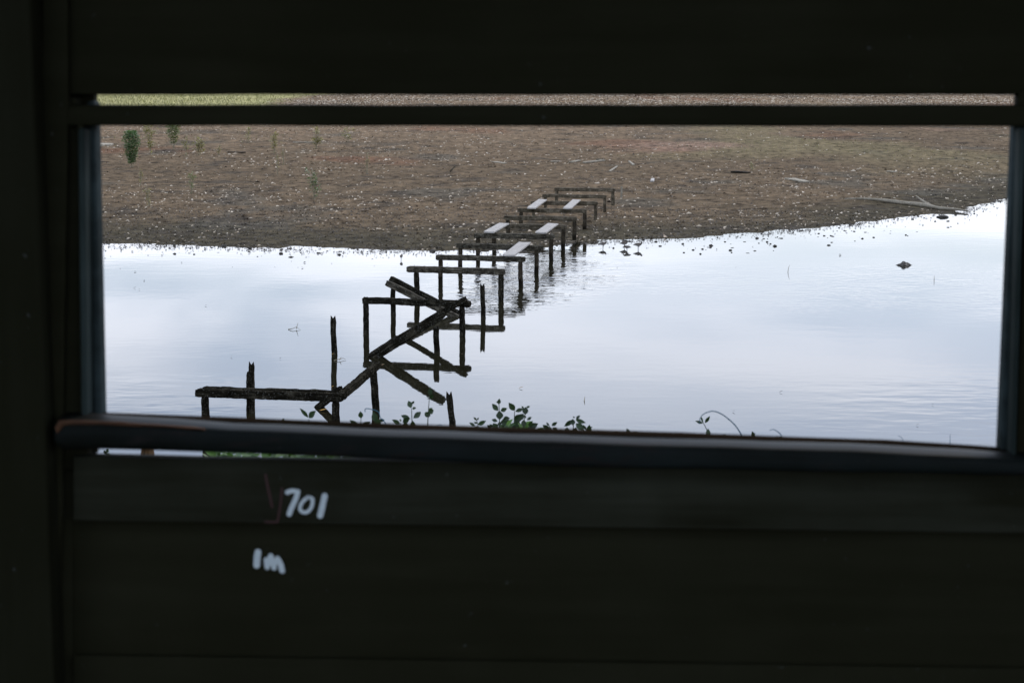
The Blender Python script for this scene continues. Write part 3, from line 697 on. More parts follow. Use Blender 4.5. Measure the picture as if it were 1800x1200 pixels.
sapling(556, 262, 226, 22, 130, L_pale, 'wide-topped yellowish sapling under the rail', 0.09)
sapling(552, 349, 296, 24, 170, L_bush, 'grey-green sapling with a leafy clump at its foot and a thin open top', 0.055, 0.1, 4)
sapling(612, 250, 225, 22, 60, L_pale, 'low pale sapling peeking under the rail', 0.09)
sapling(645, 305, 266, 12, 36, L_pale, 'nearly bare sapling midway between the saplings and the tilted plank', 0.05)
sapling(1322, 302, 286, 10, 36, L_pale, 'small yellow tuft beside the dark flat board', 0.06)

# ------------------------------------------------------------------ wading birds
m, t, b = mat('wader_feathers'); oc = t.nodes.new('ShaderNodeTexCoord').outputs['Object']
sepz = t.nodes.new('ShaderNodeSeparateXYZ'); t.links.new(oc, sepz.inputs[0])
n1 = tnoise(t, oc, 60, 3)
t.links.new(tmix(t, ramp(t, tmath(t, 'ADD', sepz.outputs[2], tmath(t, 'MULTIPLY', n1, 0.01)), [(0.090, (0, 0, 0)), (0.102, (1, 1, 1))]), (0.36, 0.34, 0.31), ramp(t, n1, [(0.3, (0.045, 0.035, 0.028)), (0.7, (0.14, 0.11, 0.085))])), b.inputs['Base Color'])
b.inputs['Roughness'].default_value = 0.8; M_bird = m
M_bill = paint('dark_bill', (0.03, 0.027, 0.022))
def bird_parts(head_low):
    hd = Vector((0.058, 0, 0.128)) if not head_low else Vector((0.078, 0, 0.085))
    axis = [Vector((-0.115, 0, 0.088)), Vector((-0.085, 0, 0.090)), Vector((-0.05, 0, 0.094)), Vector((-0.015, 0, 0.094)), Vector((0.02, 0, 0.098)), Vector((0.042, 0, 0.108)),
            hd * 0.5 + Vector((0.048, 0, 0.114)) * 0.5, hd, hd + Vector((0.014, 0, -0.001)), hd + Vector((0.021, 0, -0.003))]
    rad = [0.004, 0.013, 0.027, 0.035, 0.032, 0.023, 0.016, 0.0165, 0.012, 0.004]
    pth = smooth_path(axis, 3); rr2 = list(np.interp(np.linspace(0, 9, len(pth)), range(10), rad))
    b_ = MB(); tube(b_, pth, rr2, 12)
    bl = MB(); q = hd + Vector((0.018, 0, -0.003)); tube(bl, [q, q + Vector((0.018, 0, -0.004)), q + Vector((0.036, 0, -0.010))], [0.0035, 0.0025, 0.001], 6)
    legs = []
    for s in (-1, 1):
        l = MB(); f = Vector((0.006 * s, s * 0.012, 0.066))
        tube(l, [f, f + Vector((-0.010, 0, -0.028)), Vector((f.x - 0.001, f.y, -0.03))], [0.006, 0.0035, 0.003], 6)
        for a in (-0.5, 0, 0.5): tube(l, [Vector((f.x, f.y, -0.028)), Vector((f.x + 0.022 * math.cos(a), f.y + 0.022 * math.sin(a), -0.03))], [0.002, 0.001], 4)
        legs.append(l)
    w_ = MB()
    for s in (-1, 1):
        leaf(w_, (0.022, s * 0.026, 0.104), (-0.108, s * 0.010, 0.092), 0.046, Vector((0, s, 0.25)), 0.5, 0.0)
    return b_, bl, legs, w_
def bird(px, py, rot, low, size, label):
    p = onz(px, py); root = empty('wading_bird', (p.x, p.y, 0.0), label, 'bird', 'sandpipers feeding at the water edge')
    b_, bl, legs, w_ = bird_parts(low)
    o = b_.build('body', M_bird, None, (0, 0, 0), True); o.parent = root
    for nm, q, mm in [('bill', bl, M_bill), ('leg', legs[0], M_bill), ('leg', legs[1], M_bill), ('wings', w_, M_bird)]:
        c_ = q.build(nm, mm, None, (0, 0, 0), nm == 'bill'); c_.parent = root
    root.rotation_euler = (0, 0, rot); root.scale = (size,) * 3
bird(1060.5, 436, 0.15, False, 0.95, 'grey wading bird standing nearest to the last water-standing post')
bird(1098, 435, 0.1, False, 0.95, 'wading bird at the far side of a close pair, body tilted up')
bird(1101.5, 441, 2.8, True, 0.85, 'wading bird in front in a close pair, head down')
bird(1122.5, 438, -0.1, False, 1.0, 'brown wading bird farthest from the walkway posts')
bird(705.5, 457, 1.4, False, 0.8, 'small dark wading bird alone in the shallows before the walkway')

# ------------------------------------------------------------------ floating leaves and twigs
M_fl = paint('floating_leaf_tan', (0.30, 0.20, 0.11)); M_fy = paint('floating_leaf_yellow', (0.62, 0.33, 0.05)); M_fd = paint('floating_leaf_dark', (0.05, 0.045, 0.04))
def floater(px, py, lpx, mm, label, a=None):
    p = onz(px, py, 0.006); L = lpx / F * p.y; a = rnd.uniform(-.5, .5) if a is None else a
    mb = MB(); d = Vector((math.cos(a), math.sin(a), 0)) * L / 2
    leaf(mb, p - d, p + d + Vector((0, 0, 0.012)), L * 0.55, Vector((0, 0, 1)), 0.5, -0.1)
    tag(mb.build('floating_leaf', mm, None, p), label, 'leaf', 'fallen leaves floating on the water')
floater(445.5, 716.5, 8, M_fy, 'yellow leaf floating at the foot of the paired posts', 0.05)
floater(585, 623, 6, M_fy, 'yellow leaf at the waterline of the lone slim post', 0.1)
floater(584.5, 680, 6, M_fy, 'yellow leaf floating where the slim post reflection ends')
floater(568, 721.5, 14, M_fy, 'larger yellow leaf caught by the dipping beam end', 0.0)
floater(673, 641.5, 6, M_fl, 'tan leaf floating below the tip of the thick fallen beam')
floater(640, 588, 6, M_fl, 'pale leaf at the foot of the post that rises past its beam')
floater(690, 641, 4, M_fl, 'tiny tan leaf in the reflection of the thick fallen beam')
floater(916, 682, 9, M_fl, 'brown leaf adrift alone in open water above the seedling clump')
floater(237, 506, 6, M_fd, 'dark leaf adrift near the window edge, the first of two')
floater(245, 509, 4, M_fd, 'dark leaf adrift near the window edge, the smaller of two')
floater(362, 537, 5, M_fd, 'dark leaf floating beyond the lone slim post')
floater(493, 630, 4, M_fd, 'dark speck of leaf between the paired posts and the slim one')
floater(407, 627, 4, M_fl, 'tan scrap of leaf behind the paired posts')
floater(1373, 689, 7, M_fd, 'dark leaf adrift beyond the curled tendril')
floater(1613, 747, 6, M_fd, 'dark leaf adrift in rippled blue water')
floater(1640, 711, 5, M_fd, 'dark leaf adrift in the rippled water at the far side')
floater(1290, 723, 6, M_fd, 'small dark leaf over the large curled tendril')
floater(812, 623, 5, M_fl, 'pale leaf in the reflection of the crossed beams')
floater(756, 692, 5, M_fy, 'yellow leaf floating behind the tall bare-stemmed seedling')
def twig(segs, label):
    mb = MB()
    for s in segs:
        P = [onz(px, py, 0) + Vector((0, 0, z)) for px, py, z in s]
        tube(mb, P, list(np.linspace(0.006, 0.002, len(P))), 5)
    tag(mb.build('floating_twig', S_twig, None, onz(*segs[0][0][:2])), label, 'twig', 'twigs floating on the water')
twig([[(507, 579, .005), (514, 580, .02), (521, 578, .03), (528, 580, .004)], [(521, 579, .01), (524, 579, .1)]], 'forked twig sticking out of calm water')
twig([[(587, 634, .005), (595, 634, .02), (603, 632, .02), (608, 633, .01)], [(597, 634, .01), (600, 634, .05)]], 'twig floating just below the lone slim post')
twig([[(1385, 478, .0), (1386, 478, .08), (1388, 478, .13)]], 'thin upright twig in open water under the scattered clods')
twig([[(1642, 493, .0), (1642, 493, .09)]], 'short upright twig in open water below the pointed rock')
twig([[(1027, 705, .0), (1028, 704, .05)]], 'tiny upright twig in water above the drooping-leaf seedling')

# ------------------------------------------------------------------ seedlings growing outside, under the sill (about 8 m away)
PD = 8.0
def P8(x, y, d=PD): return ony(x, y, d)
def seedling(label, stems, leaves, d=PD, low=26, lx=None, group='mangrove seedlings outside the window', name='mangrove_seedling', top=None):
    bx = stems[0][0][0]; by = P8(bx, 780, d)
    g0 = Vector((by.x, d, max(0.0, h1(by.x, d))))
    root = empty(name, g0, label, 'seedling', group)
    ms = MB(); ml = MB(); r = random.Random(int(bx))
    for s in stems:
        P = [P8(x, y, d + r.uniform(-.02, .02)) for x, y in s]
        up = smooth_path(P, 4); gx = g0.x + r.uniform(-.03, .03)
        lowp = [Vector((gx + (up[0].x - gx) * t, g0.y, g0.z - .05 + (up[0].z - g0.z + .05) * t)) for t in (0, .25, .5, .75, .95)]
        tube(ms, lowp + up, list(np.linspace(0.007, 0.0028, 5)) + list(np.linspace(0.0024, 0.0013, len(up))), 6)
    for q in leaves:
        (bx1, by1), (tx, ty), wpx = q[:3]
        a = P8(bx1, by1, d); c = P8(tx, ty, d + r.uniform(-.03, .03)); 
        leaf(ml, a, c, wpx * 1.5 / F * d, Vector((r.uniform(-.25, .25), -1, r.uniform(0, .35))), r.uniform(0, .55), r.uniform(-.05, .12))
    lo = MB(); x0, x1 = lx or (min(p[0] for s in stems for p in s) - 14, max(p[0] for s in stems for p in s) + 14)
    for k in range(low):
        y_ = r.uniform(0, 1) ** 0.8 * 65 + (top or 786); c = P8(r.uniform(x0, x1), y_, d + r.uniform(-.12, .12))
        a = r.uniform(0, 6.3); el = r.uniform(-.2, 1.0); L = r.uniform(.045, .075)
        leaf(lo, c, c + Vector((math.cos(a), math.sin(a) * .6, el)).normalized() * L, L * .45, Vector((r.uniform(-.6, .6), r.uniform(-1, 0), .8)), r.random(), .1)
    ms.build('stem', S_stem, root); ml.build('leaves', L_fore, root)
    if low: lo.build('lower_leaves', L_low, root)
    return root
z5 = lambda *a: [(560 + x / 6, 600 + y / 6) for x, y in a]
z6 = lambda *a: [(800 + x / 4.5, 660 + y / 4.5) for x, y in a]
def lv(z, L): return [(*z(a, b_), w_ * (z((1, 0))[0][0] - z((0, 0))[0][0])) for a, b_, w_ in L]
seedling('single small leaf tip showing over the sill by the nearest trestle', [[(497, 752), (496, 744)]], [((494, 748), (499.5, 734), 5.5)], low=10)
seedling('two-leaved seedling beside the nearest trestle post, narrow and broad leaf', [[(543, 755), (543, 736)]], [((542, 733.5), (527.5, 717.5), 4.5), ((543, 734), (553.8, 722), 7.5)], low=14)
seedling('three-leaved seedling between trestle post and thick post', [z5((445, 930), (447, 805))], lv(z5, [((447, 810), (442, 733), 36), ((420, 885), (328, 830), 30), ((450, 890), (547, 845), 34), ((447, 800), (470, 770), 12)]), low=16)
seedling('seedling with a bright upright leaf in front of the thick post', [z5((625, 930), (625, 850))], lv(z5, [((605, 850), (578, 738), 46), ((628, 895), (622, 815), 50), ((630, 835), (697, 826), 26)]), low=18)
tn = MB(); P = smooth_path([P8(x, y) for x, y in z5((490, 742), (497, 708), (560, 715), (632, 742), (650, 800), (690, 840), (708, 890))] + [P8(679, 790)], 4); tube(tn, P, [0.0018] * len(P), 5)
tag(tn.build('tendril', S_tendril, None, P[-1]), 'thin brown tendril looping over the seedling at the thick post', 'tendril')
seedling('tall many-leaved seedling left of the tall bare-stemmed one', [z5((985, 930), (985, 830), (980, 705)), z5((880, 930), (865, 860))],
         lv(z5, [((978, 702), (946, 623), 38), ((982, 657), (1012, 628), 18), ((987, 708), (1030, 698), 20), ((1000, 808), (1086, 738), 40), ((968, 818), (868, 778), 34), ((890, 856), (962, 798), 40),
                 ((990, 912), (990, 835), 44), ((862, 866), (773, 822), 30), ((865, 848), (860, 810), 16), ((920, 915), (925, 845), 46)]), low=26)
seedling('tall bare-stemmed seedling with heart-shaped leaves and a leaf tuft on top', [z5((1150, 930), (1155, 780), (1168, 600))],
         lv(z5, [((1172, 575), (1180, 480), 34), ((1165, 590), (1142, 582), 10), ((1178, 600), (1210, 560), 26), ((1157, 745), (1215, 722), 44), ((1160, 742), (1200, 700), 30), ((1155, 780), (1120, 745), 38), ((1128, 795), (1182, 755), 34)]), low=10)
tn = MB(); P = smooth_path([P8(x, y) for x, y in z5((1190, 905), (1210, 890), (1240, 893), (1280, 872), (1300, 885))], 4); tube(tn, P, [0.0013] * len(P), 5)
tag(tn.build('tendril', S_tendril, None, P[0]), 'short wispy tendril at the foot of the tall bare-stemmed seedling', 'tendril')
seedling('small feathery seedling just past the knobbly post', [z6((180, 440), (180, 385), (168, 350))],
         lv(z6, [((170, 352), (145, 328), 12), ((170, 352), (188, 332), 10), ((180, 388), (245, 357), 24), ((160, 396), (110, 371), 16), ((178, 378), (145, 367), 12), ((150, 424), (110, 406), 14), ((150, 425), (176, 398), 16)]), low=16)
seedling('tallest leafy seedling of the clump, upright pointed leaf on top', [z6((345, 460), (352, 340), (345, 190)), z6((390, 460), (400, 400))],
         lv(z6, [((345, 228), (350, 180), 20), ((337, 218), (323, 202), 6), ((342, 278), (292, 221), 28), ((360, 280), (416, 256), 24), ((352, 348), (351, 276), 40), ((336, 360), (289, 347), 20), ((358, 372), (442, 360), 40),
                 ((378, 345), (432, 335), 28), ((335, 425), (300, 375), 34), ((288, 415), (252, 389), 18), ((300, 402), (268, 384), 14), ((395, 425), (412, 360), 42), ((430, 425), (372, 398), 36), ((352, 400), (352, 362), 20)]), low=50, lx=(858, 905), top=749)
seedling('second stem of the clump with a broad leaf leaning outward at its top', [z6((462, 460), (466, 380), (470, 280)), z6((480, 460), (485, 400))],
         lv(z6, [((472, 276), (424, 214), 32), ((476, 284), (541, 261), 22), ((466, 362), (538, 305), 40), ((500, 355), (542, 300), 34), ((475, 410), (505, 350), 40), ((465, 425), (455, 370), 36), ((440, 430), (420, 380), 30)]), low=60, lx=(866, 925), top=748)
seedling('third stem of the clump crowned by small crossed leaves', [z6((545, 460), (545, 380), (556, 262)), z6((580, 460), (580, 405))],
         lv(z6, [((556, 308), (557, 246), 34), ((545, 262), (524, 240), 10), ((562, 254), (593, 241), 12), ((543, 312), (562, 336), 12), ((568, 352), (607, 325), 16), ((578, 415), (660, 379), 34), ((583, 402), (610, 361), 22), ((540, 405), (546, 345), 30),
                 ((520, 430), (500, 390), 34), ((600, 440), (575, 425), 18)]), low=46, lx=(900, 945), top=751)
seedling('low spreading seedling between the big clump and the drooping one', [z6((750, 470), (755, 430), (745, 395)), z6((670, 470), (668, 440))],
         lv(z6, [((742, 432), (694, 389), 28), ((746, 398), (721, 369), 12), ((763, 396), (809, 366), 20), ((778, 438), (804, 408), 30), ((745, 445), (735, 398), 34), ((668, 440), (650, 424), 10), ((680, 445), (664, 418), 18), ((690, 440), (700, 425), 16)]), low=30, top=756)
seedling('palm-like seedling with drooping leaves around its tip', [z6((935, 470), (935, 345))],
         lv(z6, [((935, 350), (857, 406), 24), ((928, 392), (932, 340), 28), ((955, 350), (1030, 373), 24), ((955, 378), (1020, 429), 34), ((958, 348), (985, 311), 16), ((975, 322), (993, 318), 8), ((945, 335), (933, 321), 8), ((886, 458), (886, 405), 30), ((900, 442), (922, 430), 10), ((945, 458), (957, 410), 34)]), low=20)
seedling('upright seedling beside the palm-like one, single broad leaf', [z6((1058, 470), (1055, 440))], lv(z6, [((1037, 425), (1010, 386), 14), ((1055, 458), (1063, 386), 30), ((1065, 410), (1088, 405), 8)]), low=14)
seedling('lone pointed leaf barely above the sill past the palm-like seedling', [z6((1140, 480), (1138, 458))], lv(z6, [((1140, 458), (1134, 431), 16)]), low=8)
seedling('single rounded leaf peeping over the sill before the two-winged leaf', [z6((1280, 490), (1280, 465))], lv(z6, [((1280, 468), (1275, 431), 24), ((1285, 465), (1298, 448), 7)]), low=8)
seedling('two-winged seedling spreading just over the sill', [z6((1383, 500), (1383, 466))], lv(z6, [((1382, 467), (1356, 414), 20), ((1388, 468), (1441, 442), 20)]), low=8)
z7 = lambda *a: [(1150 + x / 2.769, 660 + y / 2.769) for x, y in a]
seedling('seedling with three spread leaves beneath the large curled tendril', [z7((262, 330), (258, 270), (238, 228))],
         lv(z7, [((237, 232), (199, 220), 10), ((238, 230), (227, 198), 7), ((247, 230), (271, 197), 11), ((263, 300), (262, 257), 16), ((300, 306), (312, 287), 10), ((326, 304), (348, 283), 8)]), low=8)
seedling('single upright leaf past the large curled tendril', [z7((485, 330), (484, 303))], lv(z7, [((484, 306), (475, 269), 15), ((486, 290), (492, 278), 3)]), low=6)
seedling('tiny tuft of leaf points under the small curled tendril', [z7((602, 335), (602, 308))], lv(z7, [((602, 310), (582, 299), 7), ((602, 310), (598, 292), 6), ((602, 310), (618, 294), 7)]), low=6)
def tendril(pts, d, r_, label):
    P = smooth_path([ony(x, y, d) for x, y in pts], 5); mb = MB(); n = len(P); tube(mb, P, list(np.linspace(r_ * .45, r_, n)), 6)
    tag(mb.build('tendril', S_tendril, None, P[-1]), label, 'tendril', 'curled tendrils rising over the sill')
tendril(z7((218, 235), (225, 205), (240, 187), (265, 176), (292, 173), (330, 188), (370, 218), (402, 252), (430, 300), (445, 350)), 5.5, 0.0022, 'large tendril with painted blue reflection arching over a three-leaved seedling')
tendril(z7((562, 266), (580, 261), (600, 272), (618, 290), (628, 330)), 4.8, 0.0016, 'small hooked tendril with painted blue reflection above a tiny tuft')
tendril(z7((1185, 292), (1200, 298), (1212, 315), (1218, 350)), 6.5, 0.0012, 'hair-thin hooked tendril over the far half of the sill')
tendril(z7((1440, 285), (1440, 320), (1440, 360)), 6.5, 0.0012, 'hair-thin straight stalk near the far corner of the sill')
# leaves filling the narrow slot under the sill
for k, (x0, x1, d, lab) in enumerate([(366, 430, 7.4, 'leafy green shrub in the narrow slot right beside the grey post'), (425, 500, 7.8, 'second leafy shrub in the narrow slot under the sill'),
                                      (495, 580, 7.3, 'leafy shrub in the narrow slot above the white number'), (575, 660, 7.7, 'darker leafy shrub in the narrowing part of the slot'), (655, 760, 7.5, 'last leafy shrub where the slot closes')]):
    seedling(lab, [[((x0 + x1) / 2, 830), ((x0 + x1) / 2 + 3, 800)], [((x0 + x1) / 2 - 14, 830), ((x0 + x1) / 2 - 20, 802)]], [], d, low=110, lx=(x0 + 2, x1), group='leafy shrubs behind the slot', name='mangrove_shrub', top=791)
seedling('dark round-leaved sprig at the closed end of the narrow slot', [[(189, 815), (188, 796), (187, 791)]], [((189, 803), (196, 799), 9), ((187, 798), (183, 791), 4), ((188, 795), (190, 788), 4)], 7.0, low=0)
b0 = ony(253, 800, 6.6)
mb = MB(); rough_timber(mb, (b0.x, 6.6, 0.1), (b0.x + .012, 6.6, ony(253, 783, 6.6).z), 24 / F * 6.6, 24 / F * 6.6, 77, rnd_=.8, amp=.15)
tag(mb.build('tree_stump', M_stump, None, (b0.x, 6.6, 0.2)), 'slim orange-brown stump glimpsed in the narrow slot', 'stump')

# ------------------------------------------------------------------ the hide: dark timber hut with the viewing slot
TH = 0.045; D0 = 2.5
nW = Vector((-math.sin(TH), -math.cos(TH), 0)); uW = Vector((math.cos(TH), -math.sin(TH), 0)); O0 = Vector((0, D0, 0))
def wl(px, py, off=0.0):
    """photo pixel -> (u, z) on the wall plane shifted towards the viewer by off"""
    r = ray(px, py); o = O0 + nW * off
    t = (o - Vector((0, 0, HC))).dot(nW) / r.dot(nW); p = Vector((0, 0, HC)) + r * t
    return ((p - O0).dot(uW), p.z)
hide = empty('bird_hide', (0, 1.0, 2.45), 'dark timber viewing hut with a wide slot looking over the water', 'hut')
def prism(name, poly, off, th, m, bevel=0.003, parent=None, seg=2, rough=0.0, sub=0):
    """polygon given in (u,z) on the wall; front face at off (towards the room), thickness th going outwards"""
    bm = bmesh.new()
    if sub:      # subdivide long edges so the edge can wander like old timber
        q = []
        for i in range(len(poly)):
            a, b_ = poly[i], poly[(i + 1) % len(poly)]; L = math.hypot(b_[0] - a[0], b_[1] - a[1]); n = max(1, int(L / sub))
            for k in range(n):
                t = k / n; e = rough * noise.noise((a[0] + t * 9 * (b_[0] - a[0]), a[1] * 3 + t * 9 * (b_[1] - a[1]), off * 50)) if k else 0
                dxu, dzu = (b_[0] - a[0]) / L, (b_[1] - a[1]) / L
                q.append((a[0] + (b_[0] - a[0]) * t - dzu * e, a[1] + (b_[1] - a[1]) * t + dxu * e))
        poly = q
    fr = [bm.verts.new(O0 + uW * u + nW * off + Vector((0, 0, z))) for u, z in poly]
    bk = [bm.verts.new(O0 + uW * u + nW * (off - th) + Vector((0, 0, z))) for u, z in poly]
    f1 = bm.faces.new(fr); f2 = bm.faces.new(bk[::-1])
    for i in range(len(fr)):
        j = (i + 1) % len(fr); bm.faces.new((fr[j], fr[i], bk[i], bk[j]))
    bmesh.ops.recalc_face_normals(bm, faces=bm.faces)
    if bevel:
        ed = [e for e in f1.edges] + [e for e in f2.edges] + [e for e in bm.edges if (e.verts[0] in fr) != (e.verts[1] in fr) and (not sub)]
        bmesh.ops.bevel(bm, geom=list(set(ed)), offset=bevel, segments=seg, affect='EDGES', profile=0.5)
    par = parent or hide
    me = bpy.data.meshes.new(name)
    org = par.location if par is hide else hide.location
    for v in bm.verts: v.co -= org
    bm.to_mesh(me); bm.free(); me.materials.append(m)
    if bevel: me.polygons.foreach_set('use_smooth', [True] * len(me.polygons)); me.set_sharp_from_angle(angle=R(35))
    o = bpy.data.objects.new(name, me); col.objects.link(o); o.parent = par; return o
def pw(pts, off): return [wl(x, y, off) for x, y in pts]
ZT, ZB, UL, UR = 5.0, 2.5, -1.9, 1.9
# cladding (front face at 0), thickness 25 mm
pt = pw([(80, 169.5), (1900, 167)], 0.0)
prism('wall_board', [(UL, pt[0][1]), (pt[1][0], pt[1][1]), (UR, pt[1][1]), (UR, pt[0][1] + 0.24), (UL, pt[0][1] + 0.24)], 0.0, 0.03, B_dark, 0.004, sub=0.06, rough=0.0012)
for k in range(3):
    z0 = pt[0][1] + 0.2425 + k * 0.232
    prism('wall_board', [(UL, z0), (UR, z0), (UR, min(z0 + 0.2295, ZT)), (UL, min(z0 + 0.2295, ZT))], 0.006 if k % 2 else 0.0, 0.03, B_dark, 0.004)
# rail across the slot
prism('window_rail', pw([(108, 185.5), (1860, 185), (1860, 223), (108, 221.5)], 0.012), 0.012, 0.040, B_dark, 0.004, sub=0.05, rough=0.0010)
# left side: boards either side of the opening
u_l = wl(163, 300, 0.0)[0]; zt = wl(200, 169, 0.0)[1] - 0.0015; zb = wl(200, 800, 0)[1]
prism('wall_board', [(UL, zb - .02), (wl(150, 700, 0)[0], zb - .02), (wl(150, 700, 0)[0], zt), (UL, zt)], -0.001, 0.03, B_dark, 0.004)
prism('window_jamb', pw([(136, 226), (148.5, 226), (153, 770), (142, 770)], 0.02), 0.020, 0.045, B_highlight, 0.0045, seg=4)
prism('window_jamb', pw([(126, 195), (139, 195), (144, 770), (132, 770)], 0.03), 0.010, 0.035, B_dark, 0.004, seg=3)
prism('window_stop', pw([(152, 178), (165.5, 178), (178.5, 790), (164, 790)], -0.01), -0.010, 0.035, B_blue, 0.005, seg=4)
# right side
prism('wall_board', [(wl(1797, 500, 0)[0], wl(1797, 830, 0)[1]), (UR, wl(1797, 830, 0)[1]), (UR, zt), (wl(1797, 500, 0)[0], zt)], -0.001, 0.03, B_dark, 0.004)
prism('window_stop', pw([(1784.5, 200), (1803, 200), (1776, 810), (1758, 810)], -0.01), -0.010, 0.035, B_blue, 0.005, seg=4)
prism('window_jamb', pw([(1794, 226), (1803, 226), (1787, 810), (1777, 810)], 0.02), 0.020, 0.045, B_highlight, 0.0045, seg=4)
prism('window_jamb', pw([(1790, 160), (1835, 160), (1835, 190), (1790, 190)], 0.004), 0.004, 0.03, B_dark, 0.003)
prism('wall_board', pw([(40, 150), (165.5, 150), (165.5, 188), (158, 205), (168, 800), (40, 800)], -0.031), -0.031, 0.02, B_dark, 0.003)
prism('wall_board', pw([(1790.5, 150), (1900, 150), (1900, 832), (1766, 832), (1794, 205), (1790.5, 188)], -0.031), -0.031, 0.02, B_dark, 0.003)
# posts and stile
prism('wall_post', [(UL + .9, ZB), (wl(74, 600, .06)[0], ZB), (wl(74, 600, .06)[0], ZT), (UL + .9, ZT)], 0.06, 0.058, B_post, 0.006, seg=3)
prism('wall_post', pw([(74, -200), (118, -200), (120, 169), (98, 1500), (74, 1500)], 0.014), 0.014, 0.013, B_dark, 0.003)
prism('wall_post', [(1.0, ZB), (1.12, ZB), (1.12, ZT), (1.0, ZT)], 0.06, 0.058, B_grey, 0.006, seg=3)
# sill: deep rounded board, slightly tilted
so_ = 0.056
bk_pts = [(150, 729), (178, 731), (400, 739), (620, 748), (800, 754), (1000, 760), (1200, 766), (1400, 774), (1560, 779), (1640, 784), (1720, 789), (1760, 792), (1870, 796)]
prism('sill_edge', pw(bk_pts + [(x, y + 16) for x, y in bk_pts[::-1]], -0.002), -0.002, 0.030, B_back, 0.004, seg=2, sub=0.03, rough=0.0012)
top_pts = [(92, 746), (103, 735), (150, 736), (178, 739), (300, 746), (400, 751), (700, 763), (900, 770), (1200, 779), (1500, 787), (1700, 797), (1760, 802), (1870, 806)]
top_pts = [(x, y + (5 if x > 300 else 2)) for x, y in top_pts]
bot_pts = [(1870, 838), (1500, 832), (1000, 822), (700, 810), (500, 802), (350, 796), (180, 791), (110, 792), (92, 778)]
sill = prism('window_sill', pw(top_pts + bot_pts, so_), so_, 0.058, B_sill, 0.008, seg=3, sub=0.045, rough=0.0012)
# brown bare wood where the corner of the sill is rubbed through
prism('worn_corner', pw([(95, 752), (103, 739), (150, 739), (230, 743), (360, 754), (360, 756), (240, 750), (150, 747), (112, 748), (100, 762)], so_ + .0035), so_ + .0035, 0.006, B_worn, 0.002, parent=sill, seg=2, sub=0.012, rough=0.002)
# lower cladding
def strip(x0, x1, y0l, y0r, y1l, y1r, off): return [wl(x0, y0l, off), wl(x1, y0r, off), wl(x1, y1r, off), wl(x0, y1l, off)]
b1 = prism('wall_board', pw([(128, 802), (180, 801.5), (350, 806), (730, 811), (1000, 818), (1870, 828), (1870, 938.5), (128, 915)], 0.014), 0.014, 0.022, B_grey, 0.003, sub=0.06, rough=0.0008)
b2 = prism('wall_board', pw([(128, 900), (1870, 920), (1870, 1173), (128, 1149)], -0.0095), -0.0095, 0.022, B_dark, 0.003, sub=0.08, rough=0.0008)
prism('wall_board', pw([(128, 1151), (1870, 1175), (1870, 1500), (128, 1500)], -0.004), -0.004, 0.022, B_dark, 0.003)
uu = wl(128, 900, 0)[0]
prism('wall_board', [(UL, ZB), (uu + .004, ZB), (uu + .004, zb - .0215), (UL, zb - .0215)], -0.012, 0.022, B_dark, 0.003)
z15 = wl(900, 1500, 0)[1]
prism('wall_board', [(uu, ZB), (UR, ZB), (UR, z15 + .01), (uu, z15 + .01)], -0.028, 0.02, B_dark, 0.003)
# brown flecks behind the left jamb (bare wood)
# writing on the boards
def strokes(name, strokes_, off, m, parent):
    mb = MB()
    for kk, (pts, wpx) in enumerate(strokes_):
        P = [Vector((*wl(400 + x / 6, 820 + y / 6, off), 0)) for x, y in pts]
        sm = smooth_path(P, 5) if len(P) > 2 else [P[0].lerp(P[1], k / 6) for k in range(7)]
        wv = wpx / 6 / F * D0 / 2; L = []; Rr = []
        dirs = [(sm[min(i + 1, len(sm) - 1)] - sm[max(i - 1, 0)]).normalized() for i in range(len(sm))]
        def w3(q, e): return O0 + uW * q.x + Vector((0, 0, q.y)) + nW * (off + e)
        e = 0.0008 + kk * 0.00025
        out = []
        for q, d in zip(sm, dirs):
            n_ = Vector((-d.y, d.x, 0)); j = wv * (1 + 0.10 * noise.noise((q.x * 300, q.y * 300, 1))); L.append(q + n_ * j); Rr.append(q - n_ * j)
        def cap(c, d, s):
            a0 = math.atan2(d.y, d.x); return [c + Vector((math.cos(a0 + s * t), math.sin(a0 + s * t), 0)) * wv for t in np.linspace(-1.2, 1.2, 7)]
        n = len(sm); V = [w3(q, e) for q in L] + [w3(q, e) for q in Rr]
        mb.add(V, [(i, i + 1, n + i + 1, n + i) for i in range(n - 1)])
        for c_, d in ((sm[0], -dirs[0]), (sm[-1], dirs[-1])):
            a0 = math.atan2(d.y, d.x); fan = [c_] + [c_ + Vector((math.cos(a0 + t), math.sin(a0 + t), 0)) * wv for t in np.linspace(-math.pi / 2, math.pi / 2, 9)]
            mb.add([w3(q, e) for q in fan], [(0, i, i + 1) for i in range(1, 9)])
    o = mb.build(name, m, None, hide.location); o.parent = parent; o.location = (0, 0, 0); return o
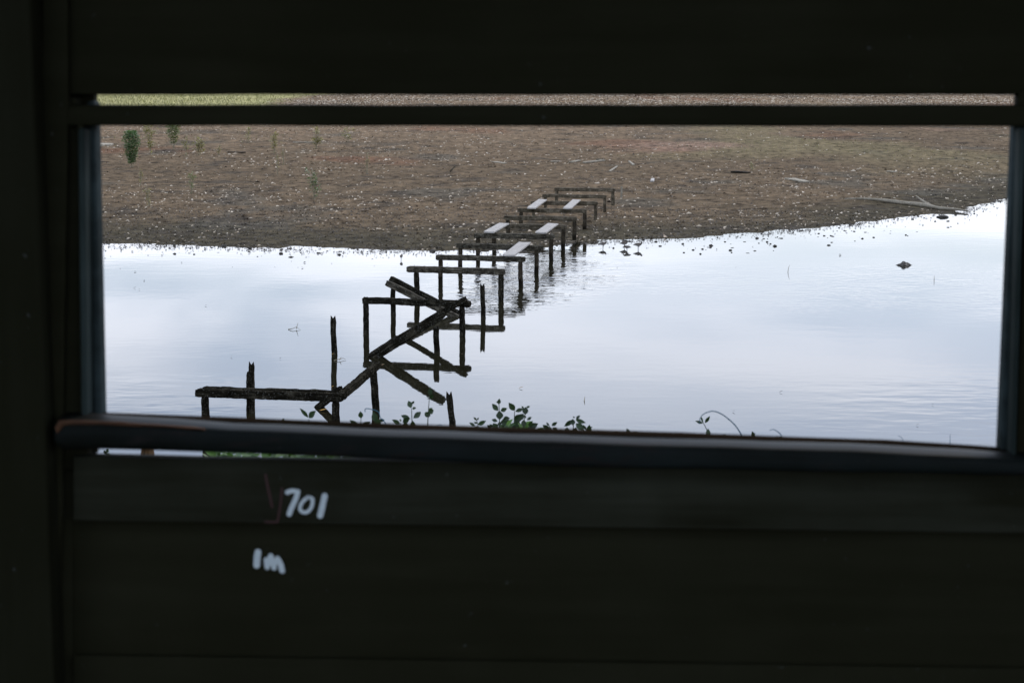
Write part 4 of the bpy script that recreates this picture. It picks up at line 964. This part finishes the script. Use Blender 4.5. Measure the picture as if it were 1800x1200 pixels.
strokes('painted_number', [([(632, 268), (680, 252), (742, 260)], 50), ([(742, 262), (722, 330), (690, 400), (668, 450), (652, 496)], 56),
                   ([(850, 315), (895, 335), (893, 400), (868, 450), (825, 478), (775, 462), (768, 415), (798, 360), (850, 315)], 40), ([(1026, 305), (1005, 400), (978, 512)], 64)], 0.014, P_white, b1)
strokes('painted_letters', [([(322, 898), (312, 960), (308, 1035)], 72), ([(408, 975), (412, 1020), (420, 1058)], 52), ([(425, 1040), (440, 980), (457, 935)], 56), ([(462, 940), (478, 1000), (492, 1062)], 56), ([(490, 1050), (515, 990), (530, 965)], 48), ([(530, 965), (560, 1020), (578, 1090)], 62)], -0.0095, P_white, b2)
strokes('red_mark', [([(402, 82), (425, 210), (450, 320), (470, 420)], 30), ([(575, 225), (560, 380), (530, 575)], 26), ([(400, 575), (460, 580), (520, 577)], 26)], 0.014, P_red, b1)
# unseen hut shell, cut short so sky light reaches the front wall; stilts below
def box_w(name, x0, x1, y0, y1, z0, z1, m, bevel=0.0, sub=None):
    mb = MB(); V = [(x, y, z) for z in (z0, z1) for y in (y0, y1) for x in (x0, x1)]
    mb.add(V, [(0, 2, 3, 1), (4, 5, 7, 6), (0, 1, 5, 4), (2, 6, 7, 3), (0, 4, 6, 2), (1, 3, 7, 5)])
    return mb.build(name, m, hide)
box_w('floor', -1.98, 1.98, -1.5, 2.38, 2.40, 2.46, B_dark)
box_w('roof_cut_for_light', -2.3, 2.3, 1.0, 2.9, 5.01, 5.07, B_dark)
box_w('side_wall_cut_for_light', -1.93, -1.90, 1.5, 2.56, 2.462, 5.008, B_dark)
box_w('side_wall_cut_for_light', 1.90, 1.93, 1.5, 2.38, 2.462, 5.008, B_dark)
box_w('back_rail', -1.90, 1.90, -1.5, -1.46, 3.3, 3.4, B_dark)
for x in (-1.85, 1.85):
    for y in (-1.4, 2.2):
        mb = MB(); rough_timber(mb, (x, y, 0.2), (x, y, 2.398), 0.14, 0.14, x + y, rnd_=.7, amp=.05); mb.build('stilt', M_mid, hide)
